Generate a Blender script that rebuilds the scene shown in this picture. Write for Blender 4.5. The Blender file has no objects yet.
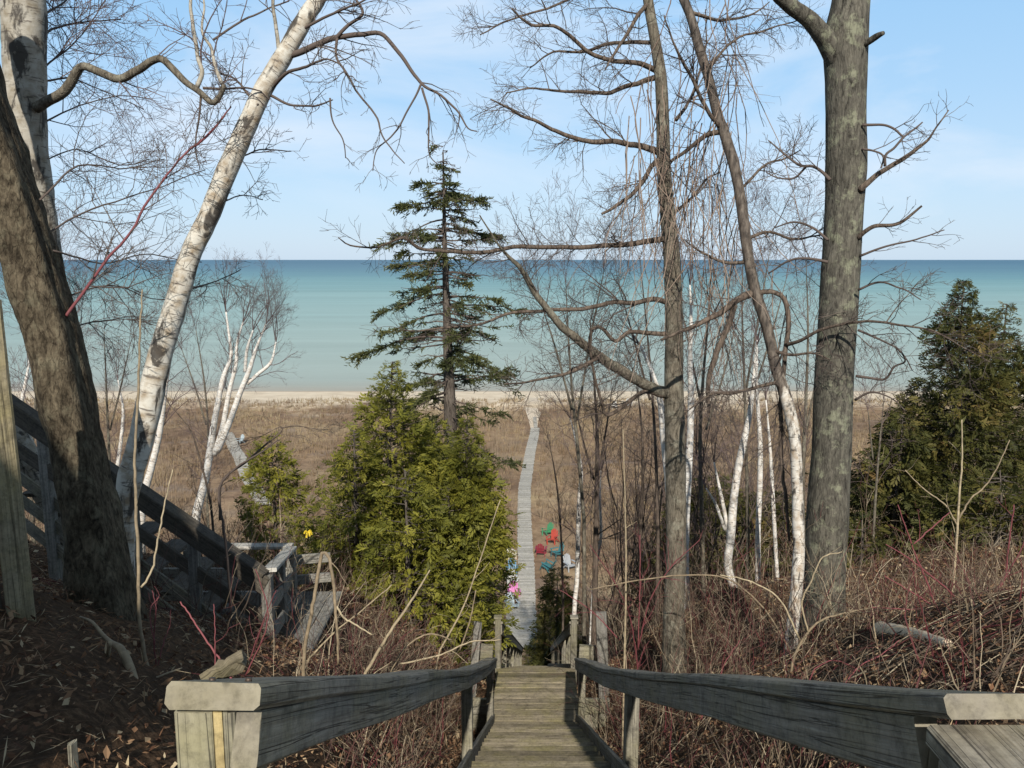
import bpy, math, random
import numpy as np
from mathutils import Vector, noise as mnoise

S = bpy.context.scene
COL = S.collection
RNG = random.Random(7)
NPR = np.random.RandomState(11)
F, PITCH, EYE = 800.0, math.radians(8.84), 20.0
CP, SP = math.cos(PITCH), math.sin(PITCH)

# ------------------------------------------------------------------ geometry of the place
def P(px, py, Y):
    """point of the place seen at pixel (px,py) and standing Y metres ahead"""
    cx = (px - 512) / F; cy = (384 - py) / F
    dy = CP + cy * SP; dz = cy * CP - SP
    t = Y / dy
    return np.array([cx * t, Y, EYE + dz * t])
def scale(py, Y):
    return Y / (CP + (384 - py) / F * SP) / F          # metres per pixel
def flat(px, py, z=0.0):
    cy = (384 - py) / F
    dy = CP + cy * SP; dz = cy * CP - SP
    t = (z - EYE) / dz
    return np.array([(px - 512) / F * t, dy * t, z])

def lerp_tab(v, tab):
    xs = [a for a, b in tab]; ys = [b for a, b in tab]
    return np.interp(v, xs, ys)
def axis_x(y):
    return lerp_tab(y, [(-5, .06), (1.3, .14), (10.4, .33), (30, .98), (37, 1.02), (200, 1.02)])
STAIR = [(-60, -1.6), (1.34, -1.6), (10.4, -6.4), (11.84, -6.4), (37, -19.85), (38, -20), (9000, -20)]
def stair_z(y):
    return lerp_tab(y, STAIR)
def ground(x, y):
    """ground height (world z) for arrays or numbers"""
    x = np.asarray(x, float); y = np.asarray(y, float)
    base = stair_z(y) - .5
    off = np.abs(x - axis_x(y))
    R = lerp_tab(off, [(0, 0), (.65, .0), (1.0, .28), (2, 1.2), (3, 1.75), (4.5, 2.1), (8, 2.6), (16, 3.0)])
    fade = np.clip((38 - y) / 15, 0, 1); fade = fade * fade * (3 - 2 * fade)
    g = base + R * fade
    top = -1.78 - .05 * np.sin(x * 1.3) - .04 * np.sin(y * 1.7 + x)
    k = .12
    g = -k * np.log(np.exp(-np.clip(g / k, -600, 600)) + np.exp(-top / k)) if False else np.minimum(g, top)
    g = np.maximum(g, -20.0)
    far = lerp_tab(y, [(0, 0), (100, 0), (107, .7), (113, .25), (124.6, -.5), (140, -1.6), (400, -4), (20000, -6)])
    w = np.clip((y - 38) / 10, 0, 1)
    g = g + far + w * np.clip((118 - y) / 20, 0, 1) * (.16 * np.sin(x * .23 + y * .11) + .12 * np.sin(x * .51 - y * .37))
    g = g + .05 * np.sin(x * 2.1 + 1.3 * np.sin(y * 1.6)) * np.clip(off - .7, 0, 1) * (1 - w)
    return g + EYE
def gz(x, y): return float(ground(x, y))

# ------------------------------------------------------------------ mesh builder
class MB:
    def __init__(s):
        s.v = []; s.q = []; s.t = []; s.uvq = []; s.uvt = []; s.tone = []; s.n = 0
    def add(s, V, Q=None, UVQ=None, T=None, UVT=None, tone=.5):
        V = np.asarray(V, float); k = len(V)
        if Q is not None and len(Q):
            Q = np.asarray(Q, int); s.q.append(Q + s.n)
            s.uvq.append(np.asarray(UVQ, float) if UVQ is not None else np.zeros((len(Q), 4, 2)))
        if T is not None and len(T):
            T = np.asarray(T, int); s.t.append(T + s.n)
            s.uvt.append(np.asarray(UVT, float) if UVT is not None else np.zeros((len(T), 3, 2)))
        s.v.append(V); s.n += k
        s.tone.append(np.full(k, tone) if np.isscalar(tone) else np.asarray(tone, float))
    def tube(s, pts, rad, n=5, cap=False, tone=.5, mod=None, v0=0.0):
        pts = np.asarray(pts, float); k = len(pts)
        rad = np.broadcast_to(np.asarray(rad, float), (k,))
        T = np.gradient(pts, axis=0); T /= np.linalg.norm(T, axis=1)[:, None] + 1e-9
        m = np.abs(pts[-1] - pts[0]); ref = np.zeros(3); ref[int(np.argmin(m))] = 1
        A = np.cross(T, ref); A /= np.linalg.norm(A, axis=1)[:, None] + 1e-9
        B = np.cross(T, A)
        an = np.arange(n) * 2 * math.pi / n
        R = rad[:, None] * np.ones((1, n))
        if mod is not None: R = mod(pts, an, R, A, B)
        V = pts[:, None] + R[..., None] * (np.cos(an)[None, :, None] * A[:, None] + np.sin(an)[None, :, None] * B[:, None])
        i = np.arange(k - 1)[:, None] * n; j = np.arange(n)[None]; j2 = (j + 1) % n
        Q = np.stack([i + j, i + j2, i + n + j2, i + n + j], -1).reshape(-1, 4)
        L = np.concatenate([[0], np.cumsum(np.linalg.norm(np.diff(pts, axis=0), axis=1))]) + v0
        rm = float(rad.mean())
        u0 = (np.arange(n) * 2 * math.pi / n * rm)[None] * np.ones((k - 1, 1)); u1 = u0 + 2 * math.pi / n * rm
        la = L[:-1, None] * np.ones((1, n)); lb = L[1:, None] * np.ones((1, n))
        UV = np.stack([np.stack([u0, la], -1), np.stack([u1, la], -1), np.stack([u1, lb], -1), np.stack([u0, lb], -1)], 2).reshape(-1, 4, 2)
        V = V.reshape(-1, 3); Tt = None
        if cap:
            V = np.vstack([V, pts[0], pts[-1]]); c0, c1 = k * n, k * n + 1
            Tt = [[c0, (a + 1) % n, a] for a in range(n)] + [[c1, (k - 1) * n + a, (k - 1) * n + (a + 1) % n] for a in range(n)]
        s.add(V, Q, UV, Tt, None, tone)
    def beam(s, pts, w, t, up=(0, 0, 1), bev=.006, tone=None, rnd=0.0):
        """board along pts; w across, t along up"""
        pts = np.asarray(pts, float); k = len(pts)
        tone = RNG.random() if tone is None else tone
        up = np.asarray(up, float)
        T = np.gradient(pts, axis=0); T /= np.linalg.norm(T, axis=1)[:, None]
        A = np.cross(T, up); A /= np.linalg.norm(A, axis=1)[:, None]
        B = np.cross(A, T)
        a, b = w / 2, t / 2; e = min(bev, a * .8, b * .8)
        pr = np.array([(-a + e, -b), (a - e, -b), (a, -b + e), (a, b - e), (a - e, b), (-a + e, b), (-a, b - e), (-a, -b + e)])
        n = 8
        V = pts[:, None] + pr[None, :, 0, None] * A[:, None] + pr[None, :, 1, None] * B[:, None]
        if rnd: V = V + NPR.normal(0, rnd, V.shape)
        i = np.arange(k - 1)[:, None] * n; j = np.arange(n)[None]; j2 = (j + 1) % n
        Q = np.stack([i + j2, i + j, i + n + j, i + n + j2], -1).reshape(-1, 4)
        per = np.concatenate([[0], np.cumsum(np.linalg.norm(np.diff(np.vstack([pr, pr[:1]]), axis=0), axis=1))]) + tone * 3.7
        L = np.concatenate([[0], np.cumsum(np.linalg.norm(np.diff(pts, axis=0), axis=1))]) + tone * 11
        p0 = per[:-1][None] * np.ones((k - 1, 1)); p1 = per[1:][None] * np.ones((k - 1, 1))
        la = L[:-1, None] * np.ones((1, n)); lb = L[1:, None] * np.ones((1, n))
        UV = np.stack([np.stack([p1, la], -1), np.stack([p0, la], -1), np.stack([p0, lb], -1), np.stack([p1, lb], -1)], 2).reshape(-1, 4, 2)
        o = (k - 1) * n
        C = [[0, 1, 2, 3], [0, 3, 4, 7], [4, 5, 6, 7]]
        Q2 = C + [[o + c for c in reversed(f)] for f in C]
        UV2 = np.array([[pr[c % n] * (.14, 3.) + (tone * 5, tone * 3) for c in f] for f in Q2])
        s.add(V.reshape(-1, 3), np.vstack([Q, np.array(Q2)]), np.concatenate([UV, UV2]), tone=tone)
    def box(s, c, size, rz=0, tone=None, bev=.005):
        c = np.asarray(c, float); d = np.array([math.cos(rz), math.sin(rz), 0]) * size[0] / 2
        s.beam([c - d, c + d], size[1], size[2], bev=bev, tone=tone)
    def build(s, name, mat, parent=None, smooth=True, origin=None):
        me = bpy.data.meshes.new(name)
        V = np.concatenate(s.v) if s.v else np.zeros((0, 3))
        o = bpy.data.objects.new(name, me); COL.objects.link(o)
        org = np.zeros(3)
        if parent is not None:
            org = np.array(ORG[parent.name]); o.parent = parent
        elif origin is not None:
            org = np.asarray(origin, float); o.location = org
        ORG[o.name] = org
        V = V - org
        Q = np.concatenate(s.q) if s.q else np.zeros((0, 4), int); T = np.concatenate(s.t) if s.t else np.zeros((0, 3), int)
        me.vertices.add(len(V)); me.vertices.foreach_set('co', V.astype(np.float32).ravel())
        nl = Q.size + T.size
        me.loops.add(nl); me.loops.foreach_set('vertex_index', np.concatenate([Q.ravel(), T.ravel()]).astype(np.int32))
        me.polygons.add(len(Q) + len(T))
        me.polygons.foreach_set('loop_start', np.concatenate([np.arange(len(Q)) * 4, Q.size + np.arange(len(T)) * 3]).astype(np.int32))
        me.polygons.foreach_set('use_smooth', np.full(len(Q) + len(T), smooth))
        uv = me.uv_layers.new(name='UVMap')
        U = np.concatenate(([np.concatenate(s.uvq).reshape(-1, 2)] if s.uvq else []) + ([np.concatenate(s.uvt).reshape(-1, 2)] if s.uvt else []))
        uv.data.foreach_set('uv', U.astype(np.float32).ravel())
        at = me.attributes.new('tone', 'FLOAT', 'POINT'); at.data.foreach_set('value', np.concatenate(s.tone).astype(np.float32))
        me.update(calc_edges=True); me.validate()
        me.materials.append(mat)
        return o
ORG = {}
def thing(name, label, cat, loc, group=None):
    o = bpy.data.objects.new(name, None); COL.objects.link(o)
    o.location = loc; o.empty_display_size = .1
    ORG[o.name] = np.asarray(loc, float)
    tag(o, label, cat, group); return o
def tag(o, label, cat, group=None):
    o['label'] = label; o['category'] = cat
    if group: o['group'] = group
    return o
def kind(o, k, label=None):
    o['kind'] = k
    if label: o['label'] = label
    return o

# ------------------------------------------------------------------ materials
def newmat(name, rough=.85, spec=.25):
    m = bpy.data.materials.new(name); m.use_nodes = True
    nt = m.node_tree; b = nt.nodes['Principled BSDF']
    b.inputs['Roughness'].default_value = rough
    b.inputs['Specular IOR Level'].default_value = spec
    return m, nt, b
def N(nt, t, **kw):
    n = nt.nodes.new(t)
    for k, v in kw.items(): setattr(n, k, v)
    return n
def noise_n(nt, vec, sc, det=5, rough=.6, dist=0.0):
    n = N(nt, 'ShaderNodeTexNoise'); n.inputs['Scale'].default_value = sc; n.inputs['Detail'].default_value = det
    n.inputs['Roughness'].default_value = rough; n.inputs['Distortion'].default_value = dist
    if vec is not None: nt.links.new(vec, n.inputs['Vector'])
    return n.outputs['Fac']
def ramp(nt, fac, stops, interp='LINEAR'):
    r = N(nt, 'ShaderNodeValToRGB'); cr = r.color_ramp; cr.interpolation = interp
    while len(cr.elements) > 1: cr.elements.remove(cr.elements[0])
    for i, (p, c) in enumerate(stops):
        e = cr.elements[0] if i == 0 else cr.elements.new(p)
        e.position = p
        c = (c, c, c) if np.isscalar(c) else c
        e.color = (c[0], c[1], c[2], 1)
    nt.links.new(fac, r.inputs['Fac']); return r.outputs['Color']
def mix(nt, fac, a, b, mode='MIX'):
    m = N(nt, 'ShaderNodeMix', data_type='RGBA', blend_type=mode)
    for sock, val in ((m.inputs['Factor'], fac), (m.inputs['A'], a), (m.inputs['B'], b)):
        if hasattr(val, 'is_linked') or hasattr(val, 'links'): nt.links.new(val, sock)
        elif np.isscalar(val): sock.default_value = val
        else: sock.default_value = (val[0], val[1], val[2], 1)
    return m.outputs['Result']
def mapping(nt, out, sc):
    m = N(nt, 'ShaderNodeMapping'); m.inputs['Scale'].default_value = sc
    nt.links.new(out, m.inputs['Vector']); return m.outputs['Vector']
def bump(nt, b, h, strength=.5, dist=.01):
    n = N(nt, 'ShaderNodeBump'); n.inputs['Strength'].default_value = strength; n.inputs['Distance'].default_value = dist
    nt.links.new(h, n.inputs['Height']); nt.links.new(n.outputs['Normal'], b.inputs['Normal'])
def attr(nt, name='tone'):
    a = N(nt, 'ShaderNodeAttribute', attribute_name=name); return a.outputs['Fac']
def coords(nt):
    t = N(nt, 'ShaderNodeTexCoord'); return t.outputs['Object'], t.outputs['UV']
def mth(nt, op, a, b=None):
    m = N(nt, 'ShaderNodeMath', operation=op)
    for i, v in enumerate((a, b)):
        if v is None: continue
        if hasattr(v, 'links'): nt.links.new(v, m.inputs[i])
        else: m.inputs[i].default_value = v
    return m.outputs[0]

def wood_mat(name, dark, light, stain, stain_amt=.5, tv=(.78, 1.18), bs=.8):
    m, nt, b = newmat(name, .8, .25)
    ob, uv = coords(nt)
    g1 = noise_n(nt, mapping(nt, uv, (70, 1.6, 1)), 1.0, 6, .65, .6)
    g2 = noise_n(nt, mapping(nt, uv, (14, .7, 1)), 1.0, 4, .6, 1.2)
    c = ramp(nt, g1, [(.28, [x * .55 for x in dark]), (.45, dark), (.72, light)])
    c = mix(nt, ramp(nt, g2, [(.35, 0.0), (.75, .55)]), c, [x * .6 for x in light])
    st = ramp(nt, noise_n(nt, ob, 3.2, 5, .62), [(.42, 0.0), (.68, stain_amt)])
    c = mix(nt, st, c, stain)
    dk = ramp(nt, noise_n(nt, ob, 9, 5, .7), [(.50, 0.0), (.70, .7)])
    c = mix(nt, dk, c, [x * .4 for x in dark])
    c = mix(nt, 1.0, c, ramp(nt, noise_n(nt, ob, 38, 5, .75), [(.3, .62), (.5, 1.0), (.7, 1.15)]), 'MULTIPLY')
    g3 = noise_n(nt, mapping(nt, uv, (46, .55, 1)), 1.0, 3, .5, .25)
    ck = ramp(nt, mth(nt, 'ABSOLUTE', mth(nt, 'SUBTRACT', g3, .52)), [(.003, .7), (.012, 0.)])
    c = mix(nt, ck, c, [x * .18 for x in dark])
    t = attr(nt); c = mix(nt, 1.0, c, ramp(nt, t, [(0, tv[0]), (1, tv[1])]), 'MULTIPLY')
    nt.links.new(c, b.inputs['Base Color'])
    h = mth(nt, 'SUBTRACT', mth(nt, 'ADD', g1, mth(nt, 'MULTIPLY', g2, .7)), ck)
    bump(nt, b, h, bs, .005)
    return m
def bark_mat(name, dark, light, lichen=None, vs=(30, 5), la=.5, bstr=.7, plates=.35):
    m, nt, b = newmat(name, .92, .12)
    ob, uv = coords(nt)
    f = noise_n(nt, mapping(nt, ob, (vs[0], vs[0], vs[1])), 1.0, 7, .68, .8)
    f2 = noise_n(nt, ob, 3.0, 4, .6)
    f3 = noise_n(nt, mapping(nt, ob, (vs[0] * 3, vs[0] * 3, vs[1] * 4)), 1.0, 4, .7)
    f = mth(nt, 'ADD', mth(nt, 'MULTIPLY', f, .72), mth(nt, 'MULTIPLY', f3, .28))
    c = ramp(nt, f, [(.38, [x * .22 for x in dark]), (.47, dark), (.62, light)])
    c = mix(nt, ramp(nt, f2, [(.35, 0.), (.7, .5)]), c, [x * .55 for x in dark])
    if lichen is not None:
        l = ramp(nt, noise_n(nt, ob, 7, 6, .72), [(.52, 0.), (.62, la)])
        c = mix(nt, l, c, lichen)
    wv = mapping(nt, ob, (vs[0] * .9, vs[0] * .9, vs[1] * .75))
    wn = N(nt, 'ShaderNodeTexNoise'); wn.inputs['Scale'].default_value = 1.3; wn.inputs['Detail'].default_value = 4; nt.links.new(wv, wn.inputs['Vector'])
    wa = N(nt, 'ShaderNodeVectorMath', operation='MULTIPLY_ADD'); nt.links.new(wn.outputs['Color'], wa.inputs[0]); wa.inputs[1].default_value = (1.6, 1.6, 1.6); nt.links.new(wv, wa.inputs[2])
    vo = N(nt, 'ShaderNodeTexVoronoi', feature='DISTANCE_TO_EDGE'); vo.inputs['Scale'].default_value = 1.0; nt.links.new(wa.outputs[0], vo.inputs['Vector'])
    fur = ramp(nt, vo.outputs['Distance'], [(.0, plates), (.11, 0.)])
    c = mix(nt, fur, c, [x * .22 for x in dark])
    nt.links.new(c, b.inputs['Base Color'])
    bump(nt, b, mth(nt, 'SUBTRACT', f, mth(nt, 'MULTIPLY', fur, .8)), bstr, .02)
    return m
def birch_mat(name, white=(.66, .63, .56), marks=.55, tan=(.42, .33, .22), zbrown=None):
    m, nt, b = newmat(name, .7, .3)
    ob, uv = coords(nt)
    band = noise_n(nt, mapping(nt, uv, (5, 34, 1)), 1.0, 4, .7, .3)
    pat = noise_n(nt, mapping(nt, uv, (7, 3.2, 1)), 1.0, 5, .65, .6)
    peel = noise_n(nt, mapping(nt, uv, (9, 9, 1)), 1.0, 5, .6)
    c = ramp(nt, peel, [(.42, white), (.66, tan)])
    c = mix(nt, ramp(nt, band, [(.57, 0.), (.63, .8)]), c, (.10, .08, .065))
    c = mix(nt, ramp(nt, pat, [(marks, 0.), (marks + .07, .92)]), c, (.045, .038, .032))
    if zbrown is not None:          # old brown bark higher up, patchy where it gives way to white
        sp3 = N(nt, 'ShaderNodeSeparateXYZ'); nt.links.new(ob, sp3.inputs[0])
        zz = mth(nt, 'ADD', sp3.outputs['Z'], mth(nt, 'MULTIPLY', mth(nt, 'SUBTRACT', noise_n(nt, mapping(nt, ob, (9, 9, 3)), 1.0, 5, .65), .5), 2.6))
        fb = ramp(nt, mth(nt, 'ADD', mth(nt, 'MULTIPLY', mth(nt, 'SUBTRACT', zz, zbrown), .8), .5), [(.3, 0.), (.6, 1.)])
        br = ramp(nt, noise_n(nt, mapping(nt, ob, (24, 24, 6)), 1.0, 6, .7), [(.36, (.025, .02, .016)), (.5, (.092, .074, .06)), (.66, (.18, .15, .12))])
        c = mix(nt, fb, c, br)
    nt.links.new(c, b.inputs['Base Color'])
    bump(nt, b, mth(nt, 'ADD', peel, band), .5, .008)
    return m
def tone_mat(name, stops, rough=.85, spec=.15, transl=0.0, nz=0.0):
    m, nt, b = newmat(name, rough, spec)
    t = attr(nt); c = ramp(nt, t, stops)
    if nz:
        ob, uv = coords(nt)
        c = mix(nt, 1.0, c, ramp(nt, noise_n(nt, ob, nz, 4), [(.3, .6), (.7, 1.25)]), 'MULTIPLY')
    nt.links.new(c, b.inputs['Base Color'])
    if transl:
        tr = N(nt, 'ShaderNodeBsdfTranslucent'); nt.links.new(c, tr.inputs['Color'])
        ms = N(nt, 'ShaderNodeMixShader'); ms.inputs[0].default_value = transl
        out = nt.nodes['Material Output']
        nt.links.new(b.outputs[0], ms.inputs[1]); nt.links.new(tr.outputs[0], ms.inputs[2]); nt.links.new(ms.outputs[0], out.inputs['Surface'])
    return m
def plain_mat(name, c, rough=.5, var=.12):
    m, nt, b = newmat(name, rough, .4)
    ob, uv = coords(nt)
    col = mix(nt, 1.0, c, ramp(nt, noise_n(nt, ob, 6, 4), [(.3, 1 - var), (.7, 1 + var)]), 'MULTIPLY')
    nt.links.new(col, b.inputs['Base Color']); return m

M = {}
M['rail'] = wood_mat('weathered_rail', (.225, .20, .165), (.42, .385, .32), (.25, .22, .125), .6, (.85, 1.1), 1.0)
M['tread'] = wood_mat('tread_wood', (.21, .175, .12), (.41, .35, .245), (.21, .185, .075), .7, (.62, 1.28))
M['post'] = wood_mat('post_wood', (.24, .22, .18), (.40, .37, .29), (.24, .22, .11), .6)
M['tanpost'] = wood_mat('tan_post_wood', (.30, .25, .16), (.46, .40, .27), (.36, .30, .12), .6)
M['newwood'] = wood_mat('fresh_batten', (.60, .46, .22), (.72, .58, .30), (.6, .5, .25), .3)
M['darkwood'] = wood_mat('dark_rail_wood', (.10, .085, .068), (.185, .16, .13), (.13, .11, .07), .4)
M['greywood'] = wood_mat('grey_deck_wood', (.20, .19, .17), (.37, .35, .315), (.28, .27, .2), .4)
M['boardwalk'] = wood_mat('boardwalk_wood', (.40, .38, .34), (.62, .595, .545), (.30, .28, .2), .4)
M['bark_dark'] = bark_mat('furrowed_bark', (.078, .062, .042), (.19, .155, .105), (.24, .22, .15), (19, 8), .3, 1.0, .3)
M['bark_grey'] = bark_mat('grey_smooth_bark', (.105, .097, .08), (.19, .175, .14), (.31, .32, .22), (20, 5), .55, .6)
M['bark_mid'] = bark_mat('grey_brown_bark', (.15, .13, .10), (.25, .22, .17), (.34, .33, .26), (24, 6), .4, .6)
M['bark_brown'] = bark_mat('brown_bark', (.13, .10, .08), (.23, .18, .14), None, (20, 4))
M['bark_fir'] = bark_mat('conifer_bark', (.12, .10, .085), (.22, .19, .16), None, (24, 5))
M['birch'] = birch_mat('birch_bark', (.60, .57, .50), .53, (.30, .23, .15))
M['birch_far'] = birch_mat('white_birch_bark', (.74, .72, .68), .62, (.55, .48, .40))
M['birch_old'] = birch_mat('old_birch_bark', (.43, .40, .34), .51, (.25, .21, .15))
M['twig'] = tone_mat('twig_bark', [(0, (.075, .058, .05)), (.6, (.125, .098, .085)), (1, (.17, .14, .115))])
M['twig_purple'] = tone_mat('birch_twig', [(0, (.10, .07, .068)), (1, (.19, .145, .14))])
M['twig_red'] = tone_mat('red_stem', [(0, (.13, .035, .04)), (1, (.24, .075, .08))], .6, .3)
M['sapling'] = tone_mat('tan_stem', [(0, (.26, .20, .13)), (1, (.46, .38, .25))], .7, .3, nz=20)
M['vine'] = tone_mat('vine_stem', [(0, (.20, .14, .11)), (1, (.36, .28, .22))])
M['brush'] = tone_mat('brush_stem', [(0, (.12, .03, .035)), (.14, (.10, .045, .042)), (.3, (.065, .05, .04)), (.55, (.135, .10, .072)), (.8, (.26, .21, .14)), (1, (.45, .38, .27))])
M['leaf'] = tone_mat('dead_leaf', [(0, (.07, .035, .022)), (.4, (.19, .10, .055)), (.75, (.32, .21, .12)), (1, (.52, .42, .27))], .8, .2, .15)
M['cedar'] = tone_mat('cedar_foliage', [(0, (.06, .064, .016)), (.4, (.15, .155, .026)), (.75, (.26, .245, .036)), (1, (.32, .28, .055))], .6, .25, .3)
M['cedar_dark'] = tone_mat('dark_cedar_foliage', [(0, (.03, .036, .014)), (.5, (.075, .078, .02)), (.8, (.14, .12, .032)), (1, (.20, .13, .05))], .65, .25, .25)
M['needle'] = tone_mat('spruce_needles', [(0, (.035, .045, .02)), (.5, (.085, .095, .035)), (1, (.16, .15, .06))], .7, .2, .2)
M['dry'] = tone_mat('dry_shrub', [(0, (.13, .088, .06)), (.5, (.255, .18, .112)), (1, (.42, .33, .20))], .9, .1, .2)
M['twigdry'] = tone_mat('grey_bush', [(0, (.15, .11, .08)), (1, (.33, .26, .18))], .9, .1)
M['dune'] = tone_mat('dune_grass', [(0, (.24, .19, .12)), (1, (.46, .38, .25))], .9, .1, .25)

# ------------------------------------------------------------------ growth helpers
def smooth_path(pts, n):
    pts = np.asarray(pts, float)
    if len(pts) < 3: 
        t = np.linspace(0, 1, n)[:, None]; return pts[0] * (1 - t) + pts[-1] * t
    d = np.concatenate([[0], np.cumsum(np.sqrt(np.linalg.norm(np.diff(pts, axis=0), axis=1)) + 1e-6)])
    ext = np.vstack([2 * pts[0] - pts[1], pts, 2 * pts[-1] - pts[-2]])
    out = []
    for u in np.linspace(0, d[-1], n):
        i = min(int(np.searchsorted(d, u, 'right') - 1), len(pts) - 2)
        t = (u - d[i]) / (d[i + 1] - d[i]); a, b, c, e = ext[i:i + 4]
        out.append(.5 * ((2 * b) + (-a + c) * t + (2 * a - 5 * b + 4 * c - e) * t * t + (-a + 3 * b - 3 * c + e) * t ** 3))
    return np.array(out)
def ground_hit(px, py):
    for Y in np.arange(1.5, 60, .02):
        q = P(px, py, Y)
        if q[2] <= gz(q[0], q[1]): return q
    return q
def unit(v): return v / (np.linalg.norm(v) + 1e-9)
def wander(p, d, L, n, wig, trop, R):
    pts = [p]; d = unit(d)
    for i in range(n - 1):
        d = unit(d + wig * np.array([R.gauss(0, 1), R.gauss(0, 1), R.gauss(0, 1)]) + trop / (n - 1))
        p = p + d * L / (n - 1); pts.append(p)
    return np.array(pts)
def twigs(mb, path, r0, r1, dens, L, lev, R, trop=(0, 0, 0), ang=(30, 65), wig=.16, rmin=.0018, t0=.12, shrink=.5):
    trop = np.asarray(trop, float)
    seg = np.linalg.norm(np.diff(path, axis=0), axis=1); tot = seg.sum(); cum = np.concatenate([[0], np.cumsum(seg)])
    cnt = tot * dens * (1 - t0); cnt = int(cnt) + (R.random() < cnt % 1)
    for c in range(cnt):
        t = t0 + (1 - t0) * R.random(); s = t * tot
        i = min(int(np.searchsorted(cum, s, 'right') - 1), len(seg) - 1); f = (s - cum[i]) / (seg[i] + 1e-9)
        p = path[i] * (1 - f) + path[i + 1] * f; T = unit(path[i + 1] - path[i])
        q = unit(np.cross(T, np.array([R.gauss(0, 1), R.gauss(0, 1), R.gauss(0, 1)])))
        a = math.radians(R.uniform(*ang)); d = math.cos(a) * T + math.sin(a) * q
        l = L * R.uniform(.45, 1.0) * (1 - .45 * t)
        r = max(rmin, min((r0 + (r1 - r0) * t) * .62, .010 * l + .002))
        n = 4 + int(l * 4) if lev > 0 else 4
        n = min(n, 9)
        pp = wander(p, d, l, n, wig, trop, R)
        mb.tube(pp, np.linspace(r, max(rmin * .7, r * .35), n), 4 if r > .008 else 3, tone=R.random())
        if lev > 0: twigs(mb, pp, r, r * .35, dens * 1.35, L * shrink, lev - 1, R, trop, ang, wig, rmin, .15, shrink)
def bark_mod(amp, fx, fz, flute=0.0, seed=0.0, fl=3):
    def f(pts, an, R, A, B):
        out = R.copy()
        for i in range(len(pts)):
            for j, a in enumerate(an):
                q = pts[i] + R[i, j] * (math.cos(a) * A[i] + math.sin(a) * B[i])
                nz = mnoise.fractal(Vector((q[0] * fx + seed, q[1] * fx, q[2] * fz)), 1.0, 2.0, 4)
                out[i, j] *= 1 + amp * nz + flute * math.sin(fl * a + pts[i][2] * .6 + seed)
        return out
    return f
def px_path(pp, Y0, Y1=None, n=None):
    """pp = [(px,py,width px)...] -> smooth points and radii"""
    Y1 = Y0 if Y1 is None else Y1
    k = len(pp); ys = np.linspace(0, 1, k)
    pts = [P(a[0], a[1], Y0 + (Y1 - Y0) * t) for a, t in zip(pp, ys)]
    rad = [a[2] / 2 * scale(a[1], Y0 + (Y1 - Y0) * t) for a, t in zip(pp, ys)]
    n = n or max(8, k * 5)
    allp = smooth_path(np.column_stack([pts, rad]), n)
    return allp[:, :3], np.maximum(allp[:, 3], .0015)
def to_ground(pts, rad, flare=1.5, sink=.25, steps=6):
    """carry a path given top to bottom on down into the ground"""
    p = pts[-1]; d = unit(pts[-1] - pts[-3]); g = gz(p[0], p[1]) - sink
    if p[2] > g + .05:
        ex = []; h = p[2] - g; side = np.array([d[0], d[1], 0]) * min(h * .25, .4)
        for i in range(1, steps + 1):
            t = i / steps; q = p + side * (1 - (1 - t) ** 2); q[2] = p[2] - h * t; ex.append(q)
        pts = np.vstack([pts, ex]); rad = np.concatenate([rad, rad[-1] * np.linspace(1.0, flare, steps)])
    return pts, rad
def limb_px(root, twmb, pp, Y0, Y1, mat, R, dens=5, L=.7, lev=2, trop=(0, 0, 0), name='limb', sides=7, **kw):
    dens *= 1.5
    pts, rad = px_path(pp, Y0, Y1, max(10, len(pp) * 4))
    k0 = NPR.rand() * 50; ll = np.linalg.norm(pts - pts[0], axis=1)
    pts = pts + np.array([[.02 * min(1, l * 3) * mnoise.fractal(Vector((l * 2.6 + c * 7.7, k0, c)), 1., 2., 3) for c in range(3)] for l in ll])
    mb = MB(); mb.tube(pts, rad, sides, cap=True); mb.build(name, mat, root)
    if dens: twigs(twmb, pts, rad[0], rad[-1], dens, L, lev, R, trop, **kw)
    return pts

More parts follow.
